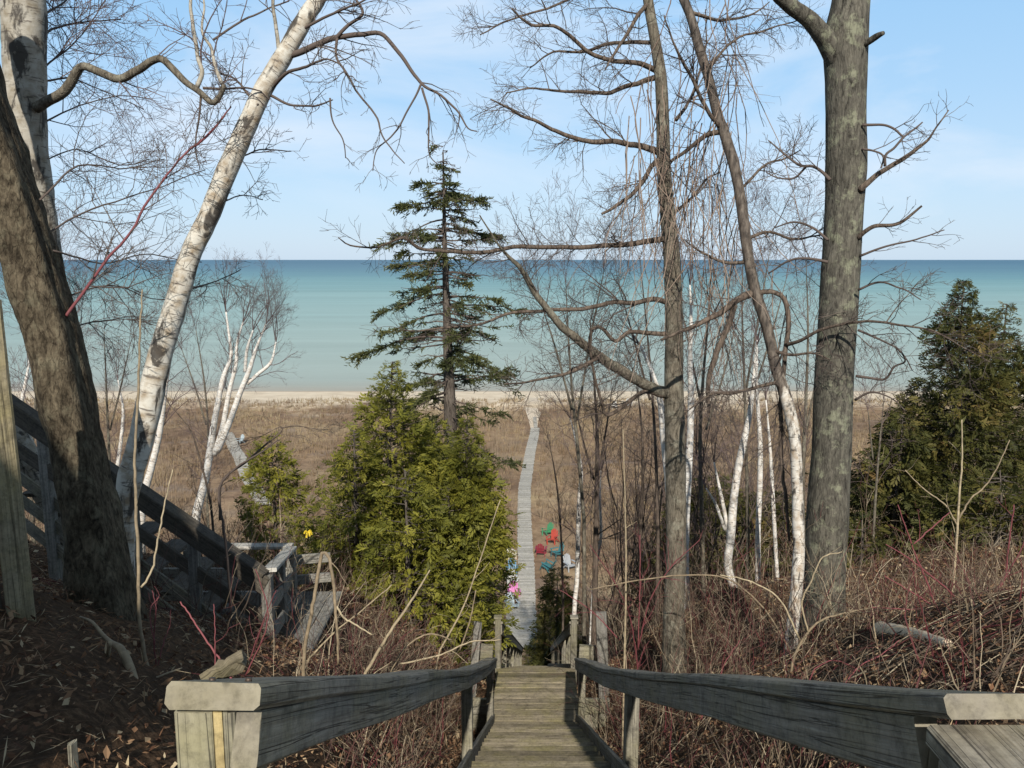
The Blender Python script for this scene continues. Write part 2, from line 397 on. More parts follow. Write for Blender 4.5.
# ------------------------------------------------------------------ SETTING
def smooth_lines(segs):
    out = []
    for a, b, st in segs: out += list(np.arange(a, b, st))
    return np.array(sorted(set(np.round(out, 4))) + [segs[-1][1]])
def geo(a, b, n): return list(np.geomspace(a, b, n))
def build_ground():
    xp = list(np.arange(0, 10, .16)) + list(np.arange(10, 26, .6)) + geo(26, 9000, 34)
    xs = np.array(sorted(set([-v for v in xp] + xp)))
    ys = np.array(list(-np.array(geo(14, 3000, 14))[::-1]) + list(np.arange(-13, 0, 1.0)) + list(np.arange(0, 14, .16)) + list(np.arange(14, 42, .4)) + list(np.arange(42, 142, 1.0)) + geo(142, 30000, 26))
    X, Y = np.meshgrid(xs, ys)
    Z = ground(X, Y)
    # small hummocks near the stairs
    for i in range(len(ys)):
        if not (0 <= ys[i] < 42): continue
        for j in range(len(xs)):
            if abs(xs[j]) < 26:
                off = abs(xs[j] - float(axis_x(ys[i])))
                if off > .6: Z[i, j] += .07 * mnoise.fractal(Vector((xs[j] * 1.6, ys[i] * 1.6, 3.1)), 1.0, 2.0, 4) * min(1, (off - .6) * 2)
    V = np.stack([X, Y, Z], -1).reshape(-1, 3); nx = len(xs)
    i = np.arange(len(ys) - 1)[:, None] * nx; j = np.arange(nx - 1)[None]
    Q = np.stack([i + j, i + j + 1, i + nx + j + 1, i + nx + j], -1).reshape(-1, 4)
    mb = MB(); mb.add(V, Q)
    m, nt, b = newmat('ground_soil', .95, .1)
    geo_n = N(nt, 'ShaderNodeNewGeometry'); pos = geo_n.outputs['Position']
    sep = N(nt, 'ShaderNodeSeparateXYZ'); nt.links.new(pos, sep.inputs[0]); yy = sep.outputs['Y']
    # bluff: dark soil under leaf litter, colour darkened further to deepen the shaded bank
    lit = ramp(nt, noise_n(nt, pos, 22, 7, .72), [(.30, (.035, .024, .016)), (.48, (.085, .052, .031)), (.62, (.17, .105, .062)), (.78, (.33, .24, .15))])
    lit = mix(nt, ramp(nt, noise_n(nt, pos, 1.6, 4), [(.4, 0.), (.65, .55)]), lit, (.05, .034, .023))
    # level ground behind the beach: dead bracken, sedge, bare soil
    n1 = noise_n(nt, mapping(nt, pos, (.12, .12, .12)), 1.0, 6, .62)
    n2 = noise_n(nt, mapping(nt, pos, (1.3, 1.3, 1.3)), 1.0, 6, .75)
    fl = ramp(nt, n1, [(.3, (.15, .10, .07)), (.45, (.24, .165, .11)), (.56, (.315, .225, .145)), (.68, (.385, .30, .185))])
    fl = mix(nt, 1.0, fl, ramp(nt, n2, [(.25, .5), (.75, 1.35)]), 'MULTIPLY')
    n3 = noise_n(nt, mapping(nt, pos, (.05, .2, 1)), 1.0, 4, .5)
    fl = mix(nt, ramp(nt, n3, [(.58, 0.), (.70, .5)]), fl, (.21, .185, .18))
    sand = ramp(nt, noise_n(nt, mapping(nt, pos, (.35, .6, 1)), 1.0, 6, .7), [(.3, (.56, .46, .34)), (.6, (.74, .635, .49)), (.75, (.78, .69, .55))])
    wet = ramp(nt, mth(nt, 'DIVIDE', mth(nt, 'SUBTRACT', yy, 120.0), 6.0), [(0., 0.), (.5, .0), (.75, .75)])
    sand = mix(nt, wet, sand, (.30, .235, .19))
    e1 = mth(nt, 'ADD', yy, mth(nt, 'MULTIPLY', mth(nt, 'SUBTRACT', noise_n(nt, mapping(nt, pos, (.09, .3, 1)), 1.0, 6, .75), .5), 22.0))
    sm = ramp(nt, mth(nt, 'DIVIDE', mth(nt, 'SUBTRACT', e1, 103.0), 7.0), [(0., 0.), (1., 1.)])
    fm = ramp(nt, mth(nt, 'DIVIDE', mth(nt, 'SUBTRACT', yy, 34.0), 5.0), [(0., 0.), (1., 1.)])
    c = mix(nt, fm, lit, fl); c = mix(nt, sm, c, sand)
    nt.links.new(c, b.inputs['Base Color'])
    bump(nt, b, noise_n(nt, pos, 30, 6, .7), .8, .03)
    kind(mb.build('ground', m), 'structure')
build_ground()

def build_lake():
    V = [(-40000, 118, EYE - 20.5), (40000, 118, EYE - 20.5), (40000, 60000, EYE - 20.5), (-40000, 60000, EYE - 20.5)]
    mb = MB(); mb.add(V, [[0, 1, 2, 3]])
    m, nt, b = newmat('lake_water', .4, .08)
    geo_n = N(nt, 'ShaderNodeNewGeometry'); pos = geo_n.outputs['Position']
    sep = N(nt, 'ShaderNodeSeparateXYZ'); nt.links.new(pos, sep.inputs[0])
    wv = mth(nt, 'MULTIPLY', mth(nt, 'SUBTRACT', noise_n(nt, mapping(nt, pos, (.0012, .006, 1)), 1.0, 5, .65), .5), .55)
    lg = mth(nt, 'ADD', mth(nt, 'LOGARITHM', mth(nt, 'MAXIMUM', sep.outputs['Y'], 10.0), 10.0), mth(nt, 'MULTIPLY', wv, .5))
    f = mth(nt, 'DIVIDE', mth(nt, 'SUBTRACT', lg, 2.0), 2.0)          # 100 m -> 0, 10 km -> 1
    c = ramp(nt, f, [(.03, (.43, .40, .33)), (.045, (.355, .415, .38)), (.136, (.335, .43, .40)), (.21, (.305, .425, .405)), (.29, (.27, .405, .395)), (.358, (.225, .375, .375)), (.43, (.17, .325, .345)), (.5, (.128, .27, .315)), (.62, (.088, .20, .27)), (.85, (.058, .15, .232))])
    st = noise_n(nt, mapping(nt, pos, (.004, .045, 1)), 1.0, 6, .7)
    c = mix(nt, 1.0, c, ramp(nt, st, [(.3, .86), (.7, 1.12)]), 'MULTIPLY')
    nt.links.new(c, b.inputs['Base Color'])
    b.inputs['IOR'].default_value = 1.33
    bump(nt, b, noise_n(nt, mapping(nt, pos, (.35, 1.3, 1)), 1.0, 6, .75), .6, .25)
    kind(mb.build('lake_water', m), 'structure')
build_lake()

def build_sand_path():
    mb = MB()
    L = [(534, 427, .8), (533.5, 420, 1.2), (534, 412, 2.4), (537, 404, 2.2), (538, 399, 2.6)]
    pts = []
    for px, py, w in L:
        c = flat(px, py)
        for s in (-.5, .5): pts.append((c[0] + s * w, c[1], gz(c[0], c[1]) + .03))
    Q = [[2 * i, 2 * i + 1, 2 * i + 3, 2 * i + 2] for i in range(len(L) - 1)]
    mb.add(pts, Q)
    m, nt, b = newmat('path_sand', .95, .1); ob, uv = coords(nt)
    nt.links.new(ramp(nt, noise_n(nt, ob, 1.5, 5), [(.3, (.50, .42, .33)), (.7, (.64, .56, .45))]), b.inputs['Base Color'])
    kind(mb.build('sand_path', m), 'structure')
build_sand_path()

# ------------------------------------------------------------------ boardwalks
def boardwalk(label, line, w, step=.15, name='boardwalk'):
    pts = [flat(a, b_) for a, b_ in line]
    path = smooth_path(pts, max(8, len(pts) * 6))
    seg = np.linalg.norm(np.diff(path, axis=0), axis=1); cum = np.concatenate([[0], np.cumsum(seg)])
    r = thing(name, label, 'boardwalk', (path[0][0], path[0][1], gz(path[0][0], path[0][1])))
    pl = MB(); jo = [MB(), MB()]
    rail = [[], []]
    for s in np.arange(0, cum[-1], step):
        i = min(int(np.searchsorted(cum, s, 'right') - 1), len(seg) - 1); f = (s - cum[i]) / seg[i]
        c = path[i] * (1 - f) + path[i + 1] * f; d = unit(path[i + 1] - path[i]); sd = np.array([d[1], -d[0], 0])
        z = gz(c[0], c[1]) + .30; ww = w * RNG.uniform(.97, 1.03)
        j = RNG.uniform(-.03, .03)
        a = c + sd * (ww / 2 + j); b_ = c - sd * (ww / 2 - j); a[2] = b_[2] = z + RNG.uniform(-.006, .006)
        pl.beam([a, b_], step - .012, .04, bev=.004)
        for q, sg in enumerate((-1, 1)):
            e = c + sd * sg * w * .38; e[2] = z - .11; rail[q].append(e)
    pl.build('deck_planks', M['boardwalk'], r, smooth=False)
    for q in (0, 1):
        jo[q].beam(np.array(rail[q][::6]), .05, .16); jo[q].build('joist', M['greywood'], r, smooth=False)
    return r
BW = [(527.5, 652), (526.5, 600), (526, 567), (524.5, 530), (524.5, 497), (526.5, 480), (529.5, 460), (533.5, 440), (535.2, 428)]
boardwalk('long grey plank boardwalk running from the stair foot towards the beach', BW, 1.06)
boardwalk('short grey boardwalk crossing the brown flat behind the left white birch clump', [(264, 508), (250, 485), (238, 458), (227, 437)], 1.2)
boardwalk('narrow pale footboard leading from boardwalk end to the sand path', [(535.8, 427.4), (535.4, 424), (534.6, 419)], .42, .2, 'footboard')

# ------------------------------------------------------------------ main stairway
def build_stair():
    r = thing('wooden_stairway', 'weathered grey wooden stairway with handrails descending the bluff to the boardwalk', 'stairway', (axis_x(1.3), 1.34, EYE - 1.6))
    HW = .57
    def flight(y0, z0, y1, z1, n):
        run = (y1 - y0) / n; rise = (z0 - z1) / n
        for i in range(n):
            y = y0 + run * (i + .5); z = EYE + z0 - rise * (i + 1)
            if i == n - 1: continue
            x = float(axis_x(y))
            mb = MB()
            for k in (-1, 1):
                j = RNG.uniform(-.004, .004)
                mb.beam([(x - HW + RNG.uniform(0, .01), y + k * run * .245 + .01, z - .019 + j), (x + HW - RNG.uniform(0, .01), y + k * run * .245 + .01, z - .019 + j)], run * .48, .038, bev=.006)
            mb.build('tread', M['tread'], r, smooth=False)
        for sd in (-1, 1):
            mb = MB()
            xa = float(axis_x(y0)) + sd * (HW + .024); xb = float(axis_x(y1)) + sd * (HW + .024)
            mb.beam([(xa, y0 - .02, EYE + z0 - .06), (xb, y1 + .0, EYE + z1 - .06)], .04, .26, bev=.006)
            mb.build('stringer', M['rail'], r, smooth=False)
    flight(1.34, -1.6, 10.4, -6.4, 25)
    flight(11.84, -6.4, 37, -19.85, 70)
    # decks
    def deck(y0, y1, z, nm, mat):
        mb = MB(); n = max(1, int((y1 - y0) / .145)); st = (y1 - y0) / n
        for i in range(n):
            y = y0 + st * (i + .5); x = float(axis_x(y)); j = RNG.uniform(-.003, .003)
            mb.beam([(x - HW - .05, y, EYE + z - .019 + j), (x + HW + .05, y, EYE + z - .019 + j)], st - .006, .038, bev=.005)
        mb.build(nm, mat, r, smooth=False)
    deck(10.4 - .18, 11.84, -6.4, 'landing', M['tread'])
    deck(-2.2, 1.34, -1.6, 'deck', M['tread'])
    # posts and rails, first flight: rail line sags at the middle post
    def rail_z(y):   # top of cap
        return EYE + float(lerp_tab(y, [(1.0, -.60), (1.2, -.675), (5.4, -2.93), (6.4, -3.46), (8.4, -4.47), (10.35, -5.44)]))
    for sd in (-1, 1):
        off = .605
        def X(y, o=off): return float(axis_x(y)) + sd * (o + (.045 if sd > 0 else 0) * float(np.clip((10.3 - y) / 9, 0, 1)))
        def RZ(y): return rail_z(y) - (.018 if sd > 0 else 0) * float(np.clip((10.3 - y) / 9, 0, 1))
        ys = np.concatenate([[1.16 if sd < 0 else 1.22], np.linspace(1.6, 10.3, 15)])
        cap = np.array([(X(y), y, RZ(y) - .02 + .006 * math.sin(y * 2.3 + sd)) for y in ys])
        hr = MB(); hr.beam(cap, .15, .040, bev=.007, tone=.45, rnd=.0010)
        cobj = hr.build('handrail', M['rail'], r, smooth=False)
        for yq in (1.24, 2.5, 3.8, 5.4, 6.4, 8.2, 9.9):
            for dx in (-.04, .035):
                nb = MB(); q = np.array([X(yq) + dx + RNG.uniform(-.012, .012), yq, RZ(yq) + .0035 + .006 * math.sin(yq * 2.3 + sd)]); nb.tube([q - [0, .002, .006], q], [.006, .0055], 8, cap=True); nb.build('nail_head', MET, cobj)
        sb = MB(); sb.beam(np.array([(X(y) - sd * .045, y, RZ(y) - (.094 if sd < 0 else .107) + .005 * math.sin(y * 2.3 + sd)) for y in np.concatenate([[ys[0] + (.008 if sd < 0 else .09)], ys[1:]])]), .04, .09 if sd < 0 else .113, bev=.005, tone=.35, rnd=.0010)
        sb.build('side_board', M['rail'], cobj, smooth=False)
        for y in ((6.35, 10.22) if sd < 0 else (5.45, 10.22)):
            mb = MB(); x = X(y, off + .025); zt = rail_z(y) - .05; zb = min(EYE + float(stair_z(y)) - .5, gz(x, y) - .2)
            mb.beam([(x, y, zb), (x, y, zt)], .092, .14, up=(0, 1, 0), bev=.006); mb.build('rail_post', M['post'], r, smooth=False)
        # near post
        y = 1.27; x = X(y, off + .02)
        mb = MB(); mb.beam([(x, y, EYE - 2.4), (x, y, RZ(y) - (.045 if sd < 0 else .13))], .09, .1, up=(0, 1, 0), bev=.006)
        np_ = mb.build('rail_post', M['post'], r, smooth=False)
        if sd < 0:
            for xo, w, mt, nm in ((-.022, .060, 'post', 'post_board'), (.0165, .0145, 'newwood', 'batten'), (.0345, .019, 'post', 'post_board')):
                mb = MB(); mb.beam([(x + xo - .004, y - .085, EYE - 1.7), (x + xo, y - .085, RZ(y - .09) - .044)], w, .02, up=(0, 1, 0), bev=.002)
                bo = mb.build(nm, M[mt], np_, smooth=False)
                if nm == 'batten':
                    for zz in (.075, .165):
                        nb = MB(); nb.tube([(x + .0165, y - .094, RZ(y) - .03 - zz), (x + .0165, y - .098, RZ(y) - .03 - zz)], [.0032, .003], 10, cap=True)
                        nb.build('nail_head', MET, bo)
        # newels at the landing far edge, second flight rails
        y = 11.9; x = float(axis_x(y)) + sd * .60; zt = EYE - 6.4 + .82
        mb = MB(); mb.beam([(x, y, EYE - 7.2), (x, y, zt)], .095, .095, up=(0, 1, 0), bev=.006); mb.build('newel_post', M['post'], r, smooth=False)
        mb = MB(); mb.beam([(x, y, zt + .012)] + [], .12, .024) if False else mb.beam([(x - .062, y, zt + .013), (x + .062, y, zt + .013)], .12, .024)
        mb.build('post_cap', M['post'], r, smooth=False)
        ys = np.linspace(11.96, 36.5, 12)
        c2 = np.array([(float(axis_x(y)) + sd * .60, y, EYE + float(stair_z(y)) + .77) for y in ys])
        hr = MB(); hr.beam(c2, .14, .04, bev=.008, tone=.4); h2 = hr.build('handrail', M['rail'], r, smooth=False)
        sb = MB(); sb.beam(c2 + np.array([-sd * .04, 0, -.11]), .036, .16, tone=.3); sb.build('side_board', M['rail'], h2, smooth=False)
        for y in np.arange(14.4, 36, 2.4):
            x = float(axis_x(y)) + sd * .615; z = EYE + float(stair_z(y))
            mb = MB(); mb.beam([(x, y, z - .6), (x, y, z + .72)], .09, .09, up=(0, 1, 0)); mb.build('rail_post', M['post'], r, smooth=False)
        # retaining boards beside the landing
        for k, (yy, x0, x1, zt) in enumerate(((10.55, .66, 1.05, -6.28), (10.60, .66, 1.02, -6.52), (10.65, .66, .98, -6.76), (11.8, .68, 1.0, -6.10), (11.84, .68, 1.0, -6.34))):
            xa = float(axis_x(yy)) + sd * x0; xb = float(axis_x(yy)) + sd * x1
            mb = MB(); mb.beam([(xa, yy, EYE + zt - .0), (xb, yy, EYE + zt + RNG.uniform(-.02, .02))], .05, .23, bev=.005); mb.build('retaining_board', M['post'], r, smooth=False)
    # level board at the near end of the right rail
    mb = MB(); mb.beam([(.815, 1.262, EYE - .806), (.80, -1.6, EYE - .806)], .21, .04, bev=.006, tone=.8)
    hl = mb.build('handrail', M['rail'], r, smooth=False)
    mb = MB(); mb.beam([(.742, 1.24, EYE - .93), (.73, -1.6, EYE - .93)], .04, .19, bev=.004, tone=.3)
    mb.build('side_board', M['rail'], hl, smooth=False)
MET, _nt, _b = newmat('rusty_nail', .55, .5); _b.inputs['Base Color'].default_value = (.10, .075, .06, 1); _b.inputs['Metallic'].default_value = .6
build_stair()

# ------------------------------------------------------------------ side stairway at the left
def build_side_stair():
    A = P(0, 392, 8.2); B = P(266, 574, 7.5); D = P(291, 548, 9.3)
    r = thing('side_stairway', 'dark side stairway with sloping rails and a small platform beside the cedars', 'stairway', (B[0], B[1], gz(B[0], B[1])))
    A2 = A + (A - B) * .35
    mb = MB(); mb.beam([A2, B], .14, .04, tone=.2); h = mb.build('handrail', M['darkwood'], r, smooth=False)
    mb = MB(); mb.beam([A2 + [0, -.02, -.12], B + [0, -.02, -.12]], .04, .19, tone=.1); mb.build('side_board', M['darkwood'], h, smooth=False)
    mb = MB(); mb.beam([A2 + [0, .0, -.52], B + [0, .0, -.50]], .04, .14, tone=.3); mb.build('mid_rail', M['darkwood'], r, smooth=False)
    for k in range(3):
        dz = -.84 - k * .23
        mb = MB(); mb.beam([A2 + [0, .06, dz], B + [-.15 - .1 * k, .06, dz + .02]], .03, .13, tone=.2 + .15 * k); mb.build('side_panel_board', M['post'], r, smooth=False)
    for t in (-.2, .16, .5, .73, 1.0):
        q = A + (B - A) * t
        mb = MB(); mb.beam([(q[0], q[1] + .02, min(gz(q[0], q[1]), q[2] - .9) - .2), (q[0], q[1] + .02, q[2] - .03)], .10, .1, up=(0, 1, 0)); mb.build('rail_post', M['greywood'], r, smooth=False)
    # steps behind the boards
    n = 9
    for i in range(n):
        q = A + (B - A) * (i + .5) / n
        mb = MB(); mb.beam([(q[0], q[1] + .15, q[2] - 1.05), (q[0], q[1] + 1.15, q[2] - 1.05)], .26, .04); mb.build('tread', M['darkwood'], r, smooth=False)
    # platform with rails
    zf = B[2] - 1.0
    mb = MB()
    for i in range(9):
        x = B[0] - .9 + .145 * i; mb.beam([(x, B[1] + .1, zf), (x, D[1] + .05, zf)], .138, .038)
    mb.build('platform', M['greywood'], r, smooth=False)
    mb = MB(); mb.beam([B + [.02, .05, .02], D], .14, .04, tone=.9); mb.build('handrail', M['boardwalk'], r, smooth=False)
    for dz in (-.36, -.66):
        mb = MB(); mb.beam([B + [.02, .05, dz], D + [0, 0, dz]], .04, .13, tone=.8); mb.build('cross_rail', M['greywood'], r, smooth=False)
    for q in (B + (D - B) * .5, D, D + [-1.25, 0, 0]):
        mb = MB(); mb.beam([(q[0], q[1], gz(q[0], q[1]) - .3), (q[0], q[1], q[2] - .02)], .095, .095, up=(0, 1, 0)); mb.build('rail_post', M['greywood'], r, smooth=False)
    for k, dz in enumerate((0.0, -.34, -.64)):
        mb = MB(); mb.beam([D + [.0, .06, dz], D + [-1.6, .06, dz]], .04 if k else .14, .12 if k else .04, tone=.9); mb.build('back_rail', M['boardwalk'], r, smooth=False)
    for k, (px, py) in enumerate(((322, 578), (318, 601), (312, 622))):
        a = D + [0, .12, -.2 - .26 * k]; mb = MB(); mb.beam([a, a + [.42, .1, 0]], .04, .12, tone=.8); mb.build('back_rail', M['greywood'], r, smooth=False)
build_side_stair()

# left foreground post
def build_left_post():
    a = P(22, 618, 3.9); g = gz(a[0], a[1])
    r = thing('wooden_post', 'tall squared wooden post at the left beside the dark leaning trunk', 'post', (a[0], a[1], g))
    t = P(-14, 300, 3.95); d = unit(np.array([a[0], a[1], g - .2]) - t)
    ang = math.radians(38)
    up = np.array([math.cos(ang), math.sin(ang), 0])
    mb = MB(); mb.beam([(a[0], a[1], g - .3), t], .12, .12, up=up, bev=.012); mb.build('post', M['tanpost'], r, smooth=False)
    mb = MB(); mb.beam([(a[0] - .14, a[1] + .02, g - .3), t + [-.14, .02, -.2]], .12, .05, up=up, bev=.006, tone=.1); mb.build('side_board', M['darkwood'], r, smooth=False)
build_left_post()

# the house behind the viewer whose gable shades the left corner
def build_house():
    x0, x1, y0, y1, zg, ze, zr = -11.0, -1.6, -12.0, -3.6, EYE - 1.8, EYE + 2.5, EYE + 9.8
    r = thing('house', 'pale clapboard house with gabled shingle roof behind the stair top', 'house', (x0, y1, zg))
    wm = plain_mat('clapboard_paint', (.62, .60, .54), .7); rm = plain_mat('roof_shingle', (.12, .11, .10), .9); gm = plain_mat('window_glass', (.03, .04, .05), .08); tm = plain_mat('window_trim', (.75, .75, .72), .6)
    xm = (x0 + x1) / 2; e = .12
    mb = MB()
    V = [(x0 + e, y0, zg), (x1 - e, y0, zg), (x1 - e, y0, ze), (xm, y0, zr - .1), (x0 + e, y0, ze), (x0 + e, y1, zg), (x1 - e, y1, zg), (x1 - e, y1, ze), (xm, y1, zr - .1), (x0 + e, y1, ze)]
    mb.add(V, [[0, 1, 6, 5], [1, 2, 7, 6], [4, 0, 5, 9], [0, 4, 2, 1], [5, 6, 7, 9]], T=[[4, 3, 2], [9, 7, 8]])
    mb.build('wall', wm, r, smooth=False)
    mb = MB()
    for a, b_ in ((x0, xm), (x1, xm)):
        mb.beam([((a + b_) / 2 - (.0), y0 - .3, (ze + zr) / 2), ((a + b_) / 2, y1 + .3, (ze + zr) / 2)], math.hypot(abs(b_ - a), zr - ze), .16, up=unit(np.array([(zr - ze) * (1 if a > b_ else -1), 0, abs(b_ - a)])))
    mb.build('roof', rm, r, smooth=False)
    for x in (-8.6, -4.6):
        f = MB(); f.box((x, y1 + .02, EYE + .6), (1.5, .08, 1.5)); w = f.build('window', tm, r, smooth=False)
        f = MB(); f.box((x, y1 + .05, EYE + .6), (1.3, .06, 1.3)); f.build('pane', gm, w, smooth=False)
    f = MB(); f.box((-6.6, y1 + .03, EYE - .75), (.95, .08, 2.05)); d = f.build('door', plain_mat('door_paint', (.25, .12, .08), .5), r, smooth=False)
build_house()

# ------------------------------------------------------------------ TREES: the ones traced limb by limb
TR = random.Random(21)
def tree(name, label, cat, pp, Y0, Y1, mat, sides=10, mod=None, n=None, flare=1.5, group=None):
    """pp runs top to bottom; Y0 top, Y1 bottom"""
    pts, rad = px_path(pp, Y0, Y1, n)
    pts, rad = to_ground(pts, rad, flare)
    if mod is not None:                          # more rings for bark relief
        k = int(np.linalg.norm(np.diff(pts, axis=0), axis=1).sum() / .045)
        ap = np.column_stack([pts, rad]); d = np.concatenate([[0], np.cumsum(np.linalg.norm(np.diff(pts, axis=0), axis=1))])
        u = np.linspace(0, d[-1], k); ap = np.column_stack([np.interp(u, d, ap[:, c]) for c in range(4)]); pts, rad = ap[:, :3], ap[:, 3]
    b = pts[-1]
    r = thing(name, label, cat, (b[0], b[1], gz(b[0], b[1])), group)
    mb = MB(); mb.tube(pts, rad, sides, cap=True, mod=mod); mb.build('trunk', mat, r)
    return r, pts, rad

# -- dark leaning trunk, left foreground
def slab(pts, an, R, A, B):
    out = bark_mod(.17, 9, 2.2, .03, 4.0, 5)(pts, an, R, A, B)
    # its right side is one broad flat face
    nf = np.array([.992, .12])
    for i in range(len(pts)):
        for j, a in enumerate(an):
            d = math.cos(a) * A[i] + math.sin(a) * B[i]; k = d[0] * nf[0] + d[1] * nf[1]
            if k > .5: out[i, j] = min(out[i, j], (.56 + .5 * (out[i, j] / R[i, j] - 1)) * R[i, j] / k)
    return out
t1, p1, r1 = tree('leaning_tree', 'dark furrowed trunk leaning left, thickest of the left foreground', 'tree',
    [(-62, -90, 47), (-46, -20, 49), (-32, 40, 51), (-16, 100, 53), (7, 170, 56), (33, 256, 58), (55, 330, 57), (71, 400, 57), (86, 480, 58), (99, 540, 59), (107, 590, 66)], 5.4, 5.1, M['bark_dark'], 40, slab, flare=1.35)
tw = MB()
lp = limb_px(t1, tw, [(66, 316, 3.4), (84, 290, 3), (104, 264, 2.8), (128, 235, 2.6), (150, 200, 2.4), (178, 162, 2), (208, 132, 2.5), (232, 108, 1.2)], 5.2, 6.2, M['twig_red'], TR, 7, .8, 2, (0, 0, .05))
for pp in ([(36, 240, 2.4), (90, 210, 1.8), (150, 190, 1.2), (205, 170, 1)], [(50, 250, 2.4), (100, 262, 1.5), (150, 255, 1.2), (200, 262, 1)], [(56, 300, 2.4), (110, 286, 1.4), (160, 300, 0.9), (190, 290, 1)],
           [(40, 200, 2.4), (80, 165, 1.8), (130, 168, 1.2), (165, 160, 1)], [(60, 330, 1.8), (105, 320, 1.2), (150, 315, 0.6)]):
    limb_px(t1, tw, pp, 5.3, 6.6, M['twig'], TR, 6, .75, 2, (0, 0, .0), sides=5, rmin=.0016)
tw.build('twigs', M['twig'], t1)

# -- birch behind it, top left corner
t2, p2, r2 = tree('birch_tree', 'thick pale birch trunk behind the dark leaning trunk, top left corner', 'tree',
    [(12, -80, 40), (23, 0, 41), (25, 60, 39), (26, 120, 38), (31, 180, 37), (46, 280, 36), (64, 380, 36), (82, 480, 36), (96, 560, 38)], 6.4, 6.4, M['birch_old'], 22, bark_mod(.08, 9, 5, 0, 2.), flare=1.3)
tw = MB()
limb_px(t2, tw, [(36, 108, 11), (50, 100, 10), (66, 92, 10), (76, 72, 9), (83, 65, 8), (100, 72, 8), (118, 80, 8), (136, 71, 8), (150, 61, 7.5), (162, 58, 7), (172, 66, 7), (186, 80, 6.5), (200, 90, 6), (212, 101, 6), (220, 93, 5), (223, 84, 4)], 6.3, 5.9, M['bark_mid'], TR, 2.0, .7, 2, sides=9)
limb_px(t2, tw, [(197, 87, 5), (202, 72, 4.5), (197, 58, 4), (193, 40, 4), (191, 15, 3.5), (193, -15, 3)], 6.05, 6.1, M['birch_old'], TR, 6, .7, 2, sides=7)
limb_px(t2, tw, [(222, 84, 4), (215, 66, 3.5), (211, 48, 3.2), (202, 33, 2.6), (205, 8, 2), (200, -10, 1.5)], 6., 6.2, M['birch_old'], TR, 6, .6, 2, sides=7)
limb_px(t2, tw, [(203, 88, 3), (222, 89, 2.4), (243, 88, 2), (262, 92, 1.2)], 6.0, 6.2, M['twig'], TR, 8, .5, 2, sides=6)
limb_px(t2, tw, [(213, 40, 2.5), (240, 22, 2.2), (262, 12, 1.8), (290, 0, 1.5)], 6.2, 6.5, M['twig'], TR, 7, .6, 2, sides=6)
limb_px(t2, tw, [(201, 96, 2.5), (199, 120, 2), (195, 150, 1.4), (198, 168, 1)], 6.0, 6.0, M['twig'], TR, 6, .4, 2, sides=5)
for pp in ([(34, 75, 2.4), (60, 55, 1.8), (85, 30, 1.2), (110, -5, 1.2)], [(36, 82, 2.4), (70, 78, 1.8), (95, 88, 1.2), (145, 110, 1)], [(35, 128, 2.4), (70, 110, 1.5), (115, 95, 1.0), (150, 100, 1)], [(34, 40, 3), (70, 25, 2), (120, 20, 1.2)],
           [(33, 20, 3), (60, 5, 2), (90, -20, 1.2)], [(36, 165, 1.8), (75, 150, 1.2), (120, 165, 1.2), (150, 158, 1)]):
    limb_px(t2, tw, pp, 6.4, 7.4, M['twig'], TR, 8, .75, 2, (0, 0, .05), sides=5, rmin=.0016)
tw.build('twigs', M['twig_purple'], t2)

# -- white birch leaning right
t3, p3, r3 = tree('birch_tree', 'white peeling birch leaning to the right across the lake, left of the spruce', 'tree',
    [(360, -90, 13), (340, -45, 14), (317, 0, 16), (306, 17, 16.5), (283, 57, 18), (263, 90, 18), (250, 119, 19), (228, 168, 20), (210, 213, 20), (190, 256, 20), (176, 304, 22), (160, 356, 23), (150, 400, 25), (141, 440, 24), (131, 474, 24), (126, 505, 21), (123, 560, 22)], 6.4, 6.0, M['birch'], 20, bark_mod(.06, 10, 8, 0, 1.), flare=1.3)
tw = MB()
limb_px(t3, tw, [(287, 56, 7), (300, 52, 6.5), (320, 44, 6), (336, 38, 5.5), (360, 35, 5), (384, 36, 4.2), (402, 54, 4), (416, 76, 3.5), (424, 86, 3), (440, 94, 2.5), (458, 110, 2), (468, 126, 1.5), (478, 130, 1)], 6.3, 6.0, M['twig'], TR, 4.5, .55, 2, (0, 0, -.25), sides=7)
limb_px(t3, tw, [(334, 40, 4), (348, 25, 3.5), (363, 14, 3), (353, -5, 2.2), (350, -20, 1.5)], 6.2, 6.2, M['twig'], TR, 8, .5, 2, sides=6)
limb_px(t3, tw, [(337, 38, 3), (336, 58, 2.6), (344, 72, 2.4), (356, 92, 2.2), (376, 117, 2), (382, 134, 1.7), (393, 150, 1.3), (404, 163, 1)], 6.2, 5.9, M['twig'], TR, 6, .4, 2, (0, 0, -.3), sides=5)
limb_px(t3, tw, [(421, 84, 2.5), (415, 98, 2), (404, 116, 1.8), (392, 136, 1.6), (378, 150, 1.2), (374, 170, 1)], 6.1, 6.0, M['twig'], TR, 6, .4, 2, (0, 0, -.2), sides=5)
limb_px(t3, tw, [(422, 88, 2.5), (428, 110, 2.2), (427, 135, 1.8), (428, 155, 1.2), (436, 164, 1)], 6.1, 5.9, M['twig'], TR, 6, .35, 2, (0, 0, -.3), sides=5)
limb_px(t3, tw, [(280, 62, 4), (278, 44, 4), (276, 20, 3.6), (273, -10, 3)], 6.3, 6.3, M['birch_old'], TR, 4, .6, 2, sides=7)
limb_px(t3, tw, [(272, 88, 4), (285, 75, 3.5), (305, 66, 2.8), (325, 60, 2), (340, 66, 1.4)], 6.3, 5.7, M['twig'], TR, 7, .5, 2, sides=6)
limb_px(t3, tw, [(270, 95, 3), (290, 104, 2.5), (312, 106, 2), (332, 100, 1.2)], 6.3, 5.8, M['twig'], TR, 7, .45, 2, sides=6)
